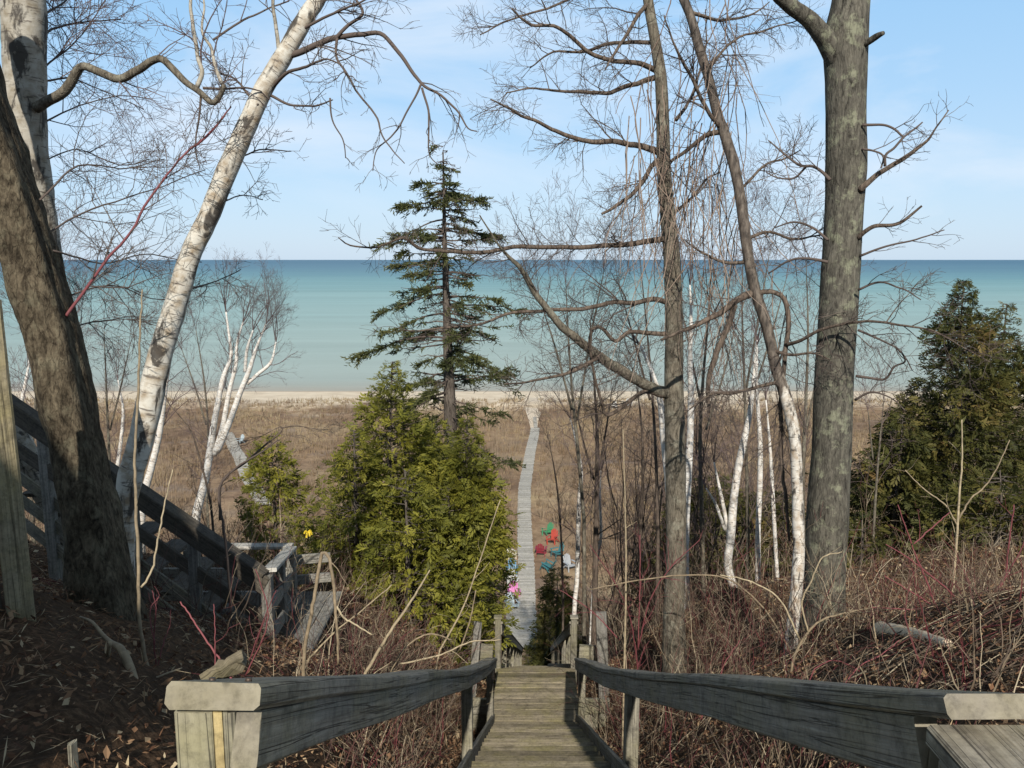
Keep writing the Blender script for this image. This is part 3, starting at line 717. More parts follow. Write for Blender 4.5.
limb_px(t3, tw, [(330, 98, 2), (332, 120, 1.6), (343, 140, 1.3), (346, 158, 1)], 5.8, 5.8, M['twig'], TR, 6, .3, 2, (0, 0, -.2), sides=5)
limb_px(t3, tw, [(300, 30, 3), (330, 15, 2.5), (350, 5, 2), (385, -10, 1.4)], 6.3, 6.0, M['twig'], TR, 7, .6, 2, sides=6)
for pp in ([(258, 105, 3), (235, 80, 2), (210, 70, 1)], [(232, 160, 2), (262, 150, 1.4), (290, 152, 1)], [(216, 205, 2), (240, 195, 1.2), (262, 200, 1)], [(186, 290, 2), (215, 282, 1.3), (240, 270, 1)]):
    limb_px(t3, tw, pp, 6.2, 6.8, M['twig'], TR, 9, .45, 2, sides=5)
tw.build('twigs', M['twig'], t3)

# -- grey tree right of the stairs
t5, p5, r5 = tree('bare_tree', 'slim grey bare tree with low sweeping limbs right of the stairs', 'tree',
    [(640, -70, 7), (648, 0, 10), (655, 40, 11), (661, 80, 12), (663, 130, 13.5), (664, 170, 14), (668, 220, 15.5), (672, 260, 17), (674, 320, 18), (674, 390, 19.5), (675, 440, 20.5), (676, 500, 20), (676, 560, 20), (674, 610, 21), (675, 660, 25)], 9.9, 9.6, M['bark_mid'], 16, bark_mod(.05, 8, 2.5, 0, 6.), flare=1.35)
tw = MB()
L5 = [
 ([(657, 71, 6), (646, 66, 5.5), (635, 63, 5), (612, 60, 4.6), (590, 52, 4.2), (572, 37, 3.8), (555, 27, 3.4), (532, 25, 3), (519, 15, 2.2), (512, 8, 1.5)], 9.9, 9.2, (0, 0, 0)),
 ([(658, 77, 6), (639, 82, 5), (622, 88, 4.6), (609, 93, 4.2), (585, 93, 3.6), (562, 91, 2.8), (535, 89, 2), (505, 92, 1.2)], 9.9, 9.0, (0, 0, -.05)),
 ([(660, 153, 7.5), (654, 150, 7), (635, 145, 6), (619, 142, 5.6), (595, 142, 5), (575, 137, 4.5), (555, 130, 4), (539, 123, 3.5), (522, 117, 3), (508, 108, 2.2), (490, 100, 1.4)], 9.9, 8.8, (0, 0, -.05)),
 ([(655, 43, 4.5), (629, 42, 4), (605, 45, 3.6), (585, 52, 3), (552, 53, 2), (530, 68, 1.2)], 9.9, 10.6, (0, 0, 0)),
 ([(649, 3, 5), (644, 8, 4.6), (635, 20, 4), (625, 37, 3.4), (612, 57, 2.6), (604, 70, 1.4)], 9.9, 9.4, (0, 0, -.1)),
 ([(664, 156, 6), (652, 165, 5), (642, 182, 4.5), (629, 197, 4), (614, 207, 3.4), (603, 213, 2.6)], 9.8, 9.2, (0, 0, 0)),
 ([(668, 238, 7), (655, 240, 6), (612, 246, 5), (562, 247, 4.6), (517, 247, 4.2), (486, 252, 4), (449, 252, 3.6), (418, 248, 3), (405, 238, 2.6), (376, 247, 2), (350, 245, 1.6), (338, 238, 1)], 9.8, 8.6, (0, 0, .1)),
 ([(668, 303, 6), (655, 299, 5.5), (639, 303, 5), (612, 303, 4.6), (585, 308, 4.2), (545, 311, 3.6), (512, 313, 3), (475, 325, 2.4), (440, 328, 2), (405, 330, 1.4)], 9.8, 8.7, (0, 0, .05)),
 ([(672, 393, 13), (658, 391, 12), (645, 384, 11), (622, 371, 10.5), (599, 356, 10), (582, 343, 9), (562, 326, 8), (545, 306, 7), (529, 283, 6), (519, 266, 5), (508, 255, 3.5), (496, 240, 2), (480, 215, 1.3)], 9.7, 8.7, (0, 0, .05)),
 ([(662, 396, 5), (645, 391, 4.6), (625, 404, 4.2), (607, 416, 3.6), (601, 400, 3), (595, 379, 2.8), (592, 356, 2.4), (592, 336, 2), (590, 320, 1.4)], 9.6, 9.0, (0, 0, .1)),
 ([(668, 334, 5), (645, 333, 4.5), (629, 333, 4.2), (615, 341, 4), (602, 329, 3.6), (594, 329, 3.2), (590, 340, 2.6), (592, 358, 2)], 9.7, 9.1, (0, 0, 0)),
 ([(676, 120, 4), (690, 100, 3), (700, 70, 2.2), (706, 40, 1.6), (704, 10, 1)], 9.9, 10.6, (0, 0, .05)),
 ([(670, 215, 4), (690, 200, 3), (706, 180, 2.2), (720, 172, 1.4)], 9.8, 10.6, (0, 0, .05)),
 ([(650, -10, 4), (610, -20, 3), (560, 5, 2.4), (510, 20, 1.8), (480, 35, 1.2)], 10, 9.4, (0, 0, -.05)),
 ([(600, 356, 5), (570, 372, 3.6), (540, 380, 2.6), (505, 384, 1.6)], 9.2, 8.7, (0, 0, 0)),
]
for pp, a, b, tr in L5: limb_px(t5, tw, pp, a, b, M['bark_brown'] if len(pp) < 13 else M['bark_mid'], TR, 6.0, .85, 2, tr, sides=7, rmin=.002)
tw.build('twigs', M['twig'], t5)

# -- vine-hung birch leaning beside it
t6, p6, r6 = tree('birch_tree', 'vine-hung birch leaning left at its top, brown above and white below, between grey tree and big trunk', 'tree',
    [(660, -70, 8), (680, -10, 9), (690, 15, 9), (700, 50, 9.5), (709, 80, 9.5), (718, 115, 10), (725, 135, 10.5), (733, 162, 10.5), (740, 195, 10.5), (744, 225, 10.5), (748, 256, 10.5), (755, 290, 11), (765, 320, 11), (771, 345, 11), (776, 367, 11), (784, 392, 12), (790, 412, 12)], 9.4, 9.1, M['bark_brown'], 12, bark_mod(.10, 9, 3, 0, 3.), flare=1.0) if False else (None, None, None)
pp6 = [(660, -70, 8), (680, -10, 9), (690, 15, 9), (700, 50, 9.5), (709, 80, 9.5), (718, 115, 10), (725, 135, 10.5), (733, 162, 10.5), (740, 195, 10.5), (744, 225, 10.5), (748, 256, 10.5), (755, 290, 11), (765, 320, 11), (771, 345, 11), (776, 367, 11), (784, 392, 12), (790, 412, 12), (795, 440, 11), (797, 480, 11), (798, 520, 11.5), (799, 550, 11.5), (797, 585, 12), (793, 625, 12.5)]
pa, ra = px_path(pp6, 9.4, 7.7, 130)
def Y6(py):
    zz = np.array([P(0, py, q[1])[2] - q[2] for q in pa]); return float(pa[int(np.argmin(np.abs(zz)))][1])
praw = pa.copy(); pa, ra = to_ground(pa, ra, 1.3)
t6 = thing('birch_tree', 'vine-hung birch with leaning brown top and white lower trunk, between grey tree and big trunk', 'tree', (pa[-1][0], pa[-1][1], gz(pa[-1][0], pa[-1][1])))
sp = int(np.argmin(np.abs(pa[:, 2] - P(783, 388, 8.4)[2])))
M['birch_mixed'] = birch_mat('brown_to_white_birch_bark', (.62, .59, .53), .54, (.34, .26, .18), zbrown=float(pa[sp][2] - ORG[t6.name][2]))
mb = MB(); mb.tube(pa, ra, 14, cap=True, mod=bark_mod(.08, 9, 4, 0, 3.)); mb.build('trunk', M['birch_mixed'], t6)
tw = MB()
for pp, a, b in (
 ([(724, 131, 6), (706, 135, 5), (690, 148, 4), (671, 161, 3)], 9.3, 9.5),
 ([(703, 62, 4), (710, 66, 4), (717, 58, 3)], 9.4, 9.3),
 ([(752, 293, 8), (739, 299, 7), (719, 313, 6), (699, 324, 5), (681, 331, 4), (660, 340, 2.5)], 9.2, 9.0),
 ([(722, 128, 5), (708, 112, 4), (695, 85, 3.5), (682, 62, 3), (672, 40, 2), (665, 15, 1.4)], 9.3, 8.8),
 ([(735, 305, 6), (726, 330, 6), (716, 355, 6), (709, 380, 5), (708, 400, 4), (709, 413, 3)], 9.1, 8.9),
 ([(778, 382, 4), (755, 388, 3.6), (730, 394, 3), (712, 396, 2.5), (690, 410, 1.5)], 9.1, 8.8),
 ([(752, 294, 6), (772, 292, 5), (785, 302, 5), (788, 330, 5), (784, 365, 4.5), (781, 405, 4.2), (781, 450, 4), (786, 500, 3.4), (790, 540, 2.5)], 9.1, 8.8),
 ([(786, 345, 4), (800, 340, 3.6), (820, 330, 3.2), (850, 324, 3), (878, 321, 2.6), (905, 324, 2.2), (930, 330, 1.8), (955, 343, 1.4), (990, 362, 1)], 9.0, 7.4),
 ([(745, 240, 4), (770, 232, 3), (795, 240, 2.4), (820, 235, 1.5)], 9.2, 9.6),
 ([(740, 190, 3), (765, 165, 2.4), (785, 160, 1.8), (800, 150, 1)], 9.2, 9.6),
 ([(705, 70, 3), (735, 40, 2.4), (765, 30, 1.8), (800, 20, 1)], 9.3, 9.9),
 ([(690, 12, 4), (720, 20, 3), (750, 15, 2), (770, 2, 1)], 9.3, 9.9),
 ([(748, 262, 4), (725, 262, 3), (700, 252, 2.2), (685, 240, 1.2)], 9.2, 9.6),
 ([(770, 350, 4), (790, 355, 3), (812, 352, 2), (830, 360, 1.4)], 9.1, 8.6)):
    a6 = Y6(pp[0][1]); limb_px(t6, tw, pp, a6, b + a6 - a, M['bark_brown'], TR, 7.0, .75, 2, (0, 0, -.1), sides=7, rmin=.002)
tw.build('twigs', M['twig'], t6)

# -- big trunk at the right
t7, p7, r7 = tree('bare_tree', 'thick straight grey trunk with a broken stub, right of centre', 'tree',
    [(858, -120, 36), (854, -40, 36), (851, 0, 36), (846, 40, 43), (846, 75, 40), (846, 110, 38.5), (846, 170, 38), (843, 230, 37), (840, 280, 37), (837, 330, 37), (833, 400, 37), (831, 460, 38), (828, 512, 40), (825, 570, 39), (824, 610, 40), (824, 636, 46)], 8.4, 8.1, M['bark_grey'], 28, bark_mod(.045, 6, 1.6, .012, 8., 4), flare=1.3)
tw = MB()
def knot(root, px, py, Y, w): pass
for pp, a, b, mt, dn in (
 ([(838, 62, 24), (829, 44, 22), (818, 30, 19), (806, 18, 17), (793, 6, 16), (776, -10, 15), (755, -40, 12)], 8.3, 8.0, 'bark_grey', 2.5),
 ([(862, 45, 8), (869, 41, 7), (877, 36, 6.5), (884, 33, 4)], 8.2, 8.0, 'bark_grey', 0),
 ([(860, 190, 7), (866, 184, 6), (880, 172, 5), (900, 160, 4.5), (912, 152, 4), (925, 143, 3), (934, 132, 2), (948, 110, 1.2)], 8.1, 7.8, 'bark_brown', 4),
 ([(885, 166, 3), (886, 155, 2.6), (895, 148, 2.4), (905, 138, 2.2), (923, 121, 1.4)], 7.9, 7.8, 'twig', 3),
 ([(862, 125, 3), (880, 125, 2.4), (893, 129, 2.2), (904, 137, 2)], 8.1, 7.9, 'twig', 6),
 ([(862, 149, 2.4), (874, 151, 2), (883, 156, 1.8), (880, 168, 1.6)], 8.1, 7.9, 'twig', 6),
 ([(858, 238, 5), (866, 231, 4.5), (876, 226, 4), (895, 225, 3.4), (910, 216, 2.8), (922, 206, 2)], 8.1, 7.8, 'bark_brown', 5),
 ([(860, 256, 2.5), (885, 246, 2), (915, 240, 1.6), (945, 231, 1)], 8.1, 7.7, 'twig', 4),
 ([(830, 180, 4), (822, 172, 3.2), (812, 166, 3), (800, 165, 2.6), (786, 156, 2), (768, 140, 1.2)], 8.1, 8.4, 'twig', 6),
 ([(806, 167, 2.4), (794, 178, 2), (778, 178, 1.5), (766, 172, 1)], 8.3, 8.5, 'twig', 6),
 ([(828, 240, 3), (812, 228, 2.4), (795, 222, 2), (775, 228, 1.2)], 8.1, 8.5, 'twig', 6),
 ([(828, 262, 3), (805, 258, 2.6), (785, 262, 2), (768, 274, 1.4)], 8.1, 8.5, 'twig', 7),
 ([(856, 376, 3), (870, 378, 2.6), (886, 380, 2.4), (895, 368, 2), (904, 362, 1.8), (900, 352, 1.4)], 8.0, 7.6, 'twig', 4),
 ([(858, 330, 2.5), (880, 340, 2), (900, 352, 1.5), (912, 372, 1)], 8.0, 7.6, 'twig', 6),
 ([(858, 290, 2.5), (880, 282, 2), (900, 290, 1.6), (920, 300, 1)], 8.0, 7.6, 'twig', 7),
 ([(855, 400, 2.5), (872, 392, 2), (890, 398, 1.4), (905, 410, 1)], 8.0, 7.6, 'twig', 7)):
    limb_px(t7, tw, pp, a, b, M[mt], TR, dn, .55, 2, (0, 0, .05), sides=8, rmin=.002)
tw.build('twigs', M['twig'], t7)

# ------------------------------------------------------------------ hanging vines
def vines(label, starts, Ys, R):
    p0 = P(starts[0][0], starts[0][1], Ys)
    for k, (px, py, ln) in enumerate(starts):
        p = P(px, py, Ys + R.uniform(-.35, .35)); mb = MB()
        pts = wander(p, np.array([R.uniform(-.25, .25), R.uniform(-.2, .2), -1.]), ln, 12, .13, np.array([0, 0, -.25]), R)
        mb.tube(pts, np.linspace(.0066, .0032, 12), 4, tone=R.random())
        twigs(mb, pts, .004, .003, 3.0, .5, 1, R, (0, 0, -.2), rmin=.0016)
        o = mb.build('hanging_vine', M['vine'], origin=p)
        tag(o, label, 'vine', 'vines hanging from the bare trees')
VR = random.Random(5)
vines('thin pale vine hanging among the twigs of the grey tree and vine-hung birch',
      [(VR.uniform(628, 668), VR.uniform(60, 180), VR.uniform(1.0, 2.4)) for _ in range(22)] + [(VR.uniform(672, 740), VR.uniform(-20, 200), VR.uniform(1.3, 3.0)) for _ in range(46)] + [(VR.uniform(700, 790), VR.uniform(180, 320), VR.uniform(.8, 2.0)) for _ in range(24)], 9.3, VR)

# ------------------------------------------------------------------ background birches
def birch(label, stems, Y, R, group='white birches on the slope', mat='birch_far', L=1.3, dens=4.6, lev=4, tips=True, name='birch_tree', tmat='twig_purple', rmin=.0021, trop=(0, 0, .12)):
    base = None; done = []
    for pp in stems:
        pts, rad = px_path(pp, Y + R.uniform(-.2, .2), Y, max(14, len(pp) * 5)); rad = rad * np.interp(np.arange(len(rad)), [0, len(rad) * .35], [.55, 1])
        if mat in ('bark_mid', 'bark_brown'): rad = rad * .62
        if base is None:
            pts, rad = to_ground(pts, rad, 1.3); base = pts[-1]
        done.append((pts, rad))
    r = thing(name, label, 'tree', (base[0], base[1], gz(base[0], base[1])), group)
    tw = MB()
    for i, (pts, rad) in enumerate(done):
        mb = MB(); mb.tube(pts, rad, 8, cap=True, tone=R.random()); mb.build('trunk' if i == 0 else 'stem', M[mat], r)
        up = pts[::-1]; ru = rad[::-1]
        twigs(tw, up, ru[0] * .45, ru[-1], dens, L, lev - 1, R, trop, (22, 55), .14, rmin, .4, .5)
        if tips:   # the leader itself goes on into fine shoots
            for k in range(3):
                ext = wander(pts[0], unit(pts[0] - pts[2]) + np.array([R.gauss(0, .25), R.gauss(0, .25), .1]), L * R.uniform(.5, 1), 7, .12, np.array(trop), R)
                tw.tube(ext, np.linspace(rad[0] * .75, rmin * .7, 7), 4, tone=R.random()); twigs(tw, ext, rad[0] * .5, rmin, dens * 1.7, L * .55, lev - 2, R, trop, (22, 55), .14, rmin, .1)
    if tw.n: tw.build('crown', M[tmat], r)
    return r
BR = random.Random(9)
birch('clump of slender white birch stems with a fine purple crown, left of the spruce', [
    [(226, 312, 3), (230, 342, 4), (231, 357, 4.4), (224, 375, 5), (219, 397, 5.5), (213, 430, 6.5), (206, 475, 8), (196, 515, 9)],
    [(243, 322, 2.5), (237, 344, 3.6), (236, 364, 4), (229, 393, 4.6), (222, 430, 5.5), (214, 455, 6)],
    [(266, 324, 2.6), (256, 349, 4), (249, 371, 5), (240, 393, 5.5), (228, 426, 6), (217, 452, 6)],
    [(276, 342, 2.4), (271, 362, 3.2), (258, 374, 3.6), (247, 384, 3.6)],
    [(253, 330, 2.2), (247, 350, 3), (245, 372, 3.6)]], 24, BR, None, L=1.9, dens=4.0, trop=(.03, 0, .15))
birch('thin white birch just behind the leaning birch trunk', [[(178, 335, 3), (172, 352, 4), (166, 382, 5), (160, 430, 6), (152, 465, 7), (142, 500, 8)]], 17, BR, L=1.5)
birch('thin grey birch between dark leaning trunk and white leaning birch', [[(118, 380, 2), (123, 410, 3), (121, 440, 3.5), (116, 475, 4), (110, 510, 4)]], 20, BR, L=1.5)
birch('thin pale birch seen left of the dark leaning trunk', [[(32, 345, 2), (27, 375, 3), (20, 410, 3.6), (12, 450, 4)]], 16, BR, L=1.5)
birch('short mossy birch trunk leaning left behind the dark side stairway rail', [[(-6, 360, 16), (8, 410, 20), (22, 445, 22), (40, 482, 24), (60, 520, 25)]], 8.9, BR, None, 'birch_old', dens=.6, tips=False, L=.9)
birch('straight white birch close behind the slim grey tree on its right', [[(690, 285, 3), (691, 320, 5), (690, 360, 6), (691, 400, 6.5), (690, 440, 7), (688, 480, 7.5), (686, 520, 7.5), (685, 560, 8), (686, 605, 8)]], 12.5, BR, L=1.0)
birch('pale birch mostly hidden behind slim grey tree on its left', [[(640, 345, 4), (652, 372, 5), (660, 400, 6), (664, 440, 7), (668, 480, 7), (671, 520, 7)]], 12, BR, L=1.0)
birch('forked white birch leaning right between grey tree and vine-hung birch', [
    [(757, 340, 3.5), (754, 372, 5), (751, 405, 6), (746, 432, 7), (739, 464, 7.5), (734, 498, 8), (731, 535, 8.5), (728, 565, 8.5), (734, 590, 8.5), (737, 615, 8), (738, 655, 8)],
    [(714, 462, 2.5), (720, 490, 3.4), (726, 520, 4), (730, 548, 4.5)],
    [(706, 488, 2), (716, 505, 2.8), (725, 530, 3.4)]], 13.2, BR, L=1.0)
birch('upright white birch second left of vine-hung birch', [[(757, 345, 3), (757, 390, 4), (760, 440, 5), (760, 481, 5.5), (758, 532, 5.5), (758, 566, 5.5), (757, 620, 5.5)]], 12.8, BR, L=1.0)
birch('thin white birch directly left of the vine-hung birch', [[(766, 400, 2.4), (770, 447, 3.4), (773, 500, 4), (776, 555, 4), (778, 590, 4.2)]], 12, BR, L=.9)
birch('slender white birch right of the plastic chairs', [[(570, 418, 2), (575, 437, 3), (581, 471, 4), (579, 505, 4.2), (578, 540, 4.4), (577, 580, 4.6), (575, 600, 4.6)]], 16.3, BR, L=1.2)
birch('thin crooked white birch right of the slender white birch', [[(601, 470, 1.6), (600, 500, 2.4), (601, 535, 3), (597, 560, 3.4), (594, 585, 3.4), (592, 610, 3.4)]], 17, BR, L=1.0)
birch('dark thin sapling standing left of slim grey tree', [[(636, 380, 2.6), (641, 420, 4), (643, 460, 4.6), (642, 500, 5), (640, 545, 5.4), (641, 600, 5.6)]], 16, BR, 'dark saplings right of the stairs', 'bark_brown', L=1.3, name='bare_tree', tmat='twig')
birch('dark bare tree with many fine branches right of the slender white birch', [[(590, 330, 2.6), (594, 380, 4), (597, 430, 6), (597, 480, 7.5), (596, 530, 8.4), (595, 590, 9), (594, 630, 9.4)], [(612, 390, 2), (606, 430, 3), (599, 470, 4)], [(574, 400, 2), (583, 440, 3), (594, 480, 4)]], 15, BR, 'dark saplings right of the stairs', 'bark_brown', L=1.6, dens=4.6, name='bare_tree', tmat='twig')
birch('dark bare tree leaning over the boardwalk edge', [[(549, 440, 2), (556, 480, 3), (560, 520, 3.4), (562, 560, 3.6), (563, 600, 3.8)]], 21, BR, 'dark saplings right of the stairs', 'bark_brown', L=1.3, dens=4.6, name='bare_tree', tmat='twig')
birch('bare shrubby tree with dense twigs between grey tree and vine-hung birch', [[(712, 250, 2.4), (708, 320, 4), (703, 380, 5), (700, 440, 6), (702, 520, 7), (704, 600, 7.4)], [(735, 330, 2), (722, 380, 3), (706, 430, 4)], [(680, 300, 2), (692, 360, 3), (702, 410, 4)]], 14, BR, 'bare shrubby trees', 'bark_mid', L=1.7, dens=4.6, name='bare_tree', tmat='twig_purple')
birch('bare shrubby tree with dense twigs just left of big right trunk', [[(806, 260, 2), (808, 330, 4), (806, 400, 5), (803, 480, 6), (804, 580, 7)], [(826, 330, 2), (816, 380, 3), (806, 430, 4)]], 12, BR, 'bare shrubby trees', 'bark_mid', L=1.3, dens=4.6, name='bare_tree', tmat='twig_purple')
birch('bare shrubby tree with a wide haze of twigs left of the slim grey tree', [[(566, 285, 2), (568, 330, 3), (572, 390, 4), (578, 450, 5), (584, 520, 6)], [(540, 300, 2), (556, 350, 3), (572, 410, 4)], [(604, 270, 2), (592, 330, 3), (577, 420, 4)]], 13.5, BR, 'bare shrubby trees', 'bark_mid', L=1.6, dens=4.2, name='bare_tree', tmat='twig_purple')
birch('bare shrubby tree half hidden by the slim grey tree trunk', [[(640, 260, 2), (646, 320, 3), (652, 390, 4), (656, 460, 5), (658, 540, 6)], [(620, 290, 2), (634, 340, 3), (650, 400, 4)]], 12.5, BR, 'bare shrubby trees', 'bark_brown', L=1.5, dens=4.2, name='bare_tree', tmat='twig')
birch('bare shrubby tree behind the vine-hung birch at its leaning bend', [[(744, 240, 2), (742, 300, 3), (744, 370, 4), (746, 440, 5), (748, 540, 6)], [(770, 250, 2), (760, 310, 3), (746, 390, 4)], [(786, 280, 2), (770, 340, 3), (748, 410, 4)]], 14.5, BR, 'bare shrubby trees', 'bark_mid', L=1.6, dens=4.2, name='bare_tree', tmat='twig_purple')
birch('bare shrubby tree right of the big trunk against the brown flat', [[(884, 400, 2), (880, 440, 3), (876, 490, 4), (872, 560, 5)], [(868, 410, 2), (873, 460, 3)]], 13, BR, 'bare shrubby trees', 'bark_mid', L=1.2, dens=4.6, name='bare_tree', tmat='twig_purple')
birch('bare shrubby tree with purple twigs at the left edge behind the side stairway', [[(52, 290, 2.4), (44, 340, 4), (36, 400, 5), (30, 470, 6)], [(74, 320, 2), (60, 370, 3), (42, 410, 4)], [(20, 300, 2), (28, 350, 3), (36, 390, 4)]], 15, BR, 'bare shrubby trees', 'bark_mid', L=1.6, dens=5, name='bare_tree', tmat='twig_purple')
birch('bare shrubby tree low between the dark and white leaning trunks', [[(104, 330, 2), (106, 380, 3), (108, 430, 4), (112, 500, 4)], [(130, 345, 2), (120, 390, 2.6), (110, 430, 3)]], 18, BR, 'bare shrubby trees', 'bark_mid', L=1.6, dens=4.6, name='bare_tree', tmat='twig_purple')
birch('low bare tree with crooked forked stems in front of white birch clump', [[(170, 405, 2), (190, 430, 3), (200, 460, 3.2), (210, 500, 4), (214, 540, 4.5)], [(262, 436, 1.6), (280, 427, 2), (281, 432, 2.6), (264, 446, 3), (246, 462, 3.4), (222, 482, 4), (220, 520, 4.4)], [(310, 428, 1.6), (296, 426, 2), (281, 428, 2.4)]], 11, BR, 'bare shrubby trees', 'bark_brown', L=.9, dens=4.6, name='bare_tree', tmat='twig')
birch('young bare tree left of the spruce top, behind the white birch clump', [[(196, 330, 2), (204, 380, 3), (208, 430, 3.4), (206, 480, 4)], [(182, 350, 2), (196, 390, 2.6), (206, 425, 3)]], 27, BR, 'bare shrubby trees', 'bark_mid', L=2.2, dens=4.0, name='bare_tree', tmat='twig_purple')

# ------------------------------------------------------------------ thin saplings in the tangle right of the stairs
def saplings():
    R = random.Random(44); protos = []
    for k in range(5):
        h = R.uniform(3.6, 5.2)
        r = thing('bare_sapling', 'thin grey-brown bare sapling in the tangle between the stairs and big grey trunk', 'sapling', (0, 0, 0), 'thin saplings in the tangle')
        st = MB(); tw = MB()
        for q in range(R.choice((1, 2, 3))):
            pts = wander(np.array([R.gauss(0, .05), R.gauss(0, .05), -.15]), np.array([R.gauss(0, .12), R.gauss(0, .12), 1.]), h * R.uniform(.7, 1), 12, .07, np.array([R.gauss(0, .2), 0, .2]), R)
            st.tube(pts, np.linspace(.019, .004, 12), 5, tone=R.random()); twigs(tw, pts, .012, .004, 4.2, 1.05, 2, R, (0, 0, .2), (22, 50), .13, .0024, .18, .5)
        st.build('stem', M['bark_brown'], r); tw.build('twigs', M['twig'] if k % 2 else M['twig_purple'], r); protos.append((r, list(r.children)))
    spots = []
    while len(spots) < 40:
        y = R.uniform(14.2, 28); x = float(axis_x(y)) + 1.6 + R.random() * y * .27
        if all(math.hypot(x - a, y - b) > .7 for a, b in spots): spots.append((x, y))
    for i, (x, y) in enumerate(spots):
        r, kids = protos[i % 5]
        if i >= 5:
            o = r.copy(); COL.objects.link(o)
            for ch in kids:
                c = ch.copy(); COL.objects.link(c); c.parent = o
        else: o = r
        o.location = (x, y, gz(x, y)); o.rotation_euler = (0, 0, R.uniform(0, 6.28)); sc = R.uniform(.95, 1.3) * (1 + (y - 11) * .03); o.scale = (sc, sc, sc)
saplings()

# ------------------------------------------------------------------ conifers
def foliage_spray(mb, p, d, nrm, size, k, tone, R):
    """a flat fan of narrow leaflets"""
    d = unit(d); s = unit(np.cross(d, nrm)); 
    V = []; Q = []
    for i in range(k):
        t = (i + .5) / k
        side = 1 if i % 2 else -1
        a = math.radians(R.uniform(25, 50)) * side * (1 if i < k - 1 else .1)
        q = p + d * size * t * .75
        e = math.cos(a) * d + math.sin(a) * s + .15 * R.gauss(0, 1) * nrm; e = unit(e)
        w = unit(np.cross(e, nrm)) * size * .065; l = size * R.uniform(.35, .6) * (1 - .35 * t)
        b = len(V); V += [q, q + e * l * .55 + w, q + e * l, q + e * l * .55 - w]; Q.append([b, b + 1, b + 2, b + 3])
    mb.add(V, Q, tone=np.clip(np.array([tone + R.gauss(0, .07) for _ in range(k) for __ in range(4)]), 0, 1))
def cedar(label, px, ptop, Y, Rm, mat, R, dens=1.0, size=.22, power=.8, skirt=.03, group='cedars', lean=(0, 0), k=9, irregular=.45):
    top = P(px, ptop, Y); x, y = top[0] - lean[0], Y - lean[1]; g = gz(x, y); H = top[2] - g
    r = thing('cedar_tree', label, 'tree', (x, y, g), group)
    b0 = np.array([x, y, g - .2]); tr = smooth_path([b0, b0 * .5 + top * .5 + np.array([R.uniform(-.1, .1), R.uniform(-.1, .1), 0]), top], 10)
    mb = MB(); mb.tube(tr, np.linspace(.03 * H ** .8 * .6 + .02, .008, 10), 8, cap=True); mb.build('trunk', M['bark_fir'], r)
    fo = MB(); br = MB(); seed = R.uniform(0, 99)
    nb = int(H * Rm * 95 * dens)
    for i in range(nb):
        u = R.random() ** 1.25; 
        if u < skirt: u = skirt + (1 - skirt) * R.random() ** 1.6
        az = R.uniform(0, 2 * math.pi)
        nz = mnoise.noise(Vector((math.cos(az) * 1.6 + seed, math.sin(az) * 1.6, u * H * .9)))
        rad = Rm * ((1 - u) ** power * (1 if u > .12 else .72 + 2.3 * u)) * (1 + irregular * 1.6 * nz) + .06
        if nz < -.28 and R.random() < .75: continue
        c = tr[min(9, int(u * 9))] * (1 - (u * 9) % 1) + tr[min(9, int(u * 9) + 1)] * ((u * 9) % 1)
        hz = np.array([math.cos(az), math.sin(az), 0]); up = R.uniform(.05, .45) if mat == 'cedar' else R.uniform(-.1, .18)
        tip = c + hz * rad + np.array([0, 0, up * rad])
        if R.random() < .5:
            br.tube([c, c * .45 + tip * .55 - np.array([0, 0, .06 * rad]), tip], [.012, .008, .003], 3)
        ns = 3 + int(rad * 4.5)
        for s in range(ns):
            f = 1 - .62 * R.random() ** 1.4 if s else 1.0
            q = c + (tip - c) * f + np.array([R.gauss(0, .09), R.gauss(0, .09), R.gauss(0, .09)]) * (.5 + rad * .45) * min(1, .25 + 4 * (1 - u))
            d = hz * R.uniform(.3, 1.) + np.array([R.gauss(0, .45), R.gauss(0, .45), R.uniform(-.75, .5)])
            nrm = unit(np.array([R.gauss(0, 1), R.gauss(0, 1), R.gauss(.2, 1)]))
            cl = .5 + .45 * mnoise.noise(Vector((q[0] * 1.7, q[1] * 1.7, q[2] * 1.7 + seed)))
            foliage_spray(fo, q, d, nrm, size * R.uniform(.5, 1.45) * min(1, .4 + 3.2 * (1 - u)), k, cl + .12 * R.gauss(0, 1) + .12 * (f - .7), R)
    if br.n: br.build('limbs', M['bark_fir'], r)
    fo.build('crown', M[mat], r)
    return r
CR = random.Random(31)
CG = 'cedars in the middle of the slope'
cedar('tallest bright green cedar in front of the spruce trunk', 392, 362, 14.0, 1.30, 'cedar', CR, 1.3, .2, .85, group=CG)
cedar('bright green cedar leaning over the boardwalk side, right of the tallest cedar', 467, 420, 13.3, .98, 'cedar', CR, 1.4, .2, .85, skirt=.47, group=CG)
cedar('cedar with a broad base low behind the left handrail foot, below the leaning cedar', 448, 486, 12.9, .72, 'cedar', CR, 1.3, .2, .55, group=CG)
cedar('deep green cedar filling the gap under the spruce boughs', 436, 420, 15.4, 1.2, 'cedar', CR, 1.2, .22, .7, group=CG)
cedar('low spreading bright cedar with bare lower stems, left of the tallest cedar', 354, 430, 13.0, .82, 'cedar', CR, 1.35, .2, .7, group=CG)
cedar('bushy low cedar filling the front of the cedar group', 405, 470, 12.2, .95, 'cedar', CR, 1.3, .19, .6, group=CG)
cedar('small rounded cedar standing apart beside the side stairway platform', 271, 436, 16, .72, 'cedar', CR, 1.5, .22, .6, group=CG)
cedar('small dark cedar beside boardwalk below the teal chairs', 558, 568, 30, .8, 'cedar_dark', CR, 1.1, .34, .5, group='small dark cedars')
cedar('dark cedar in shade behind the white birches', 716, 474, 19, 1.6, 'cedar_dark', CR, 1.0, .28, .6, group='small dark cedars')
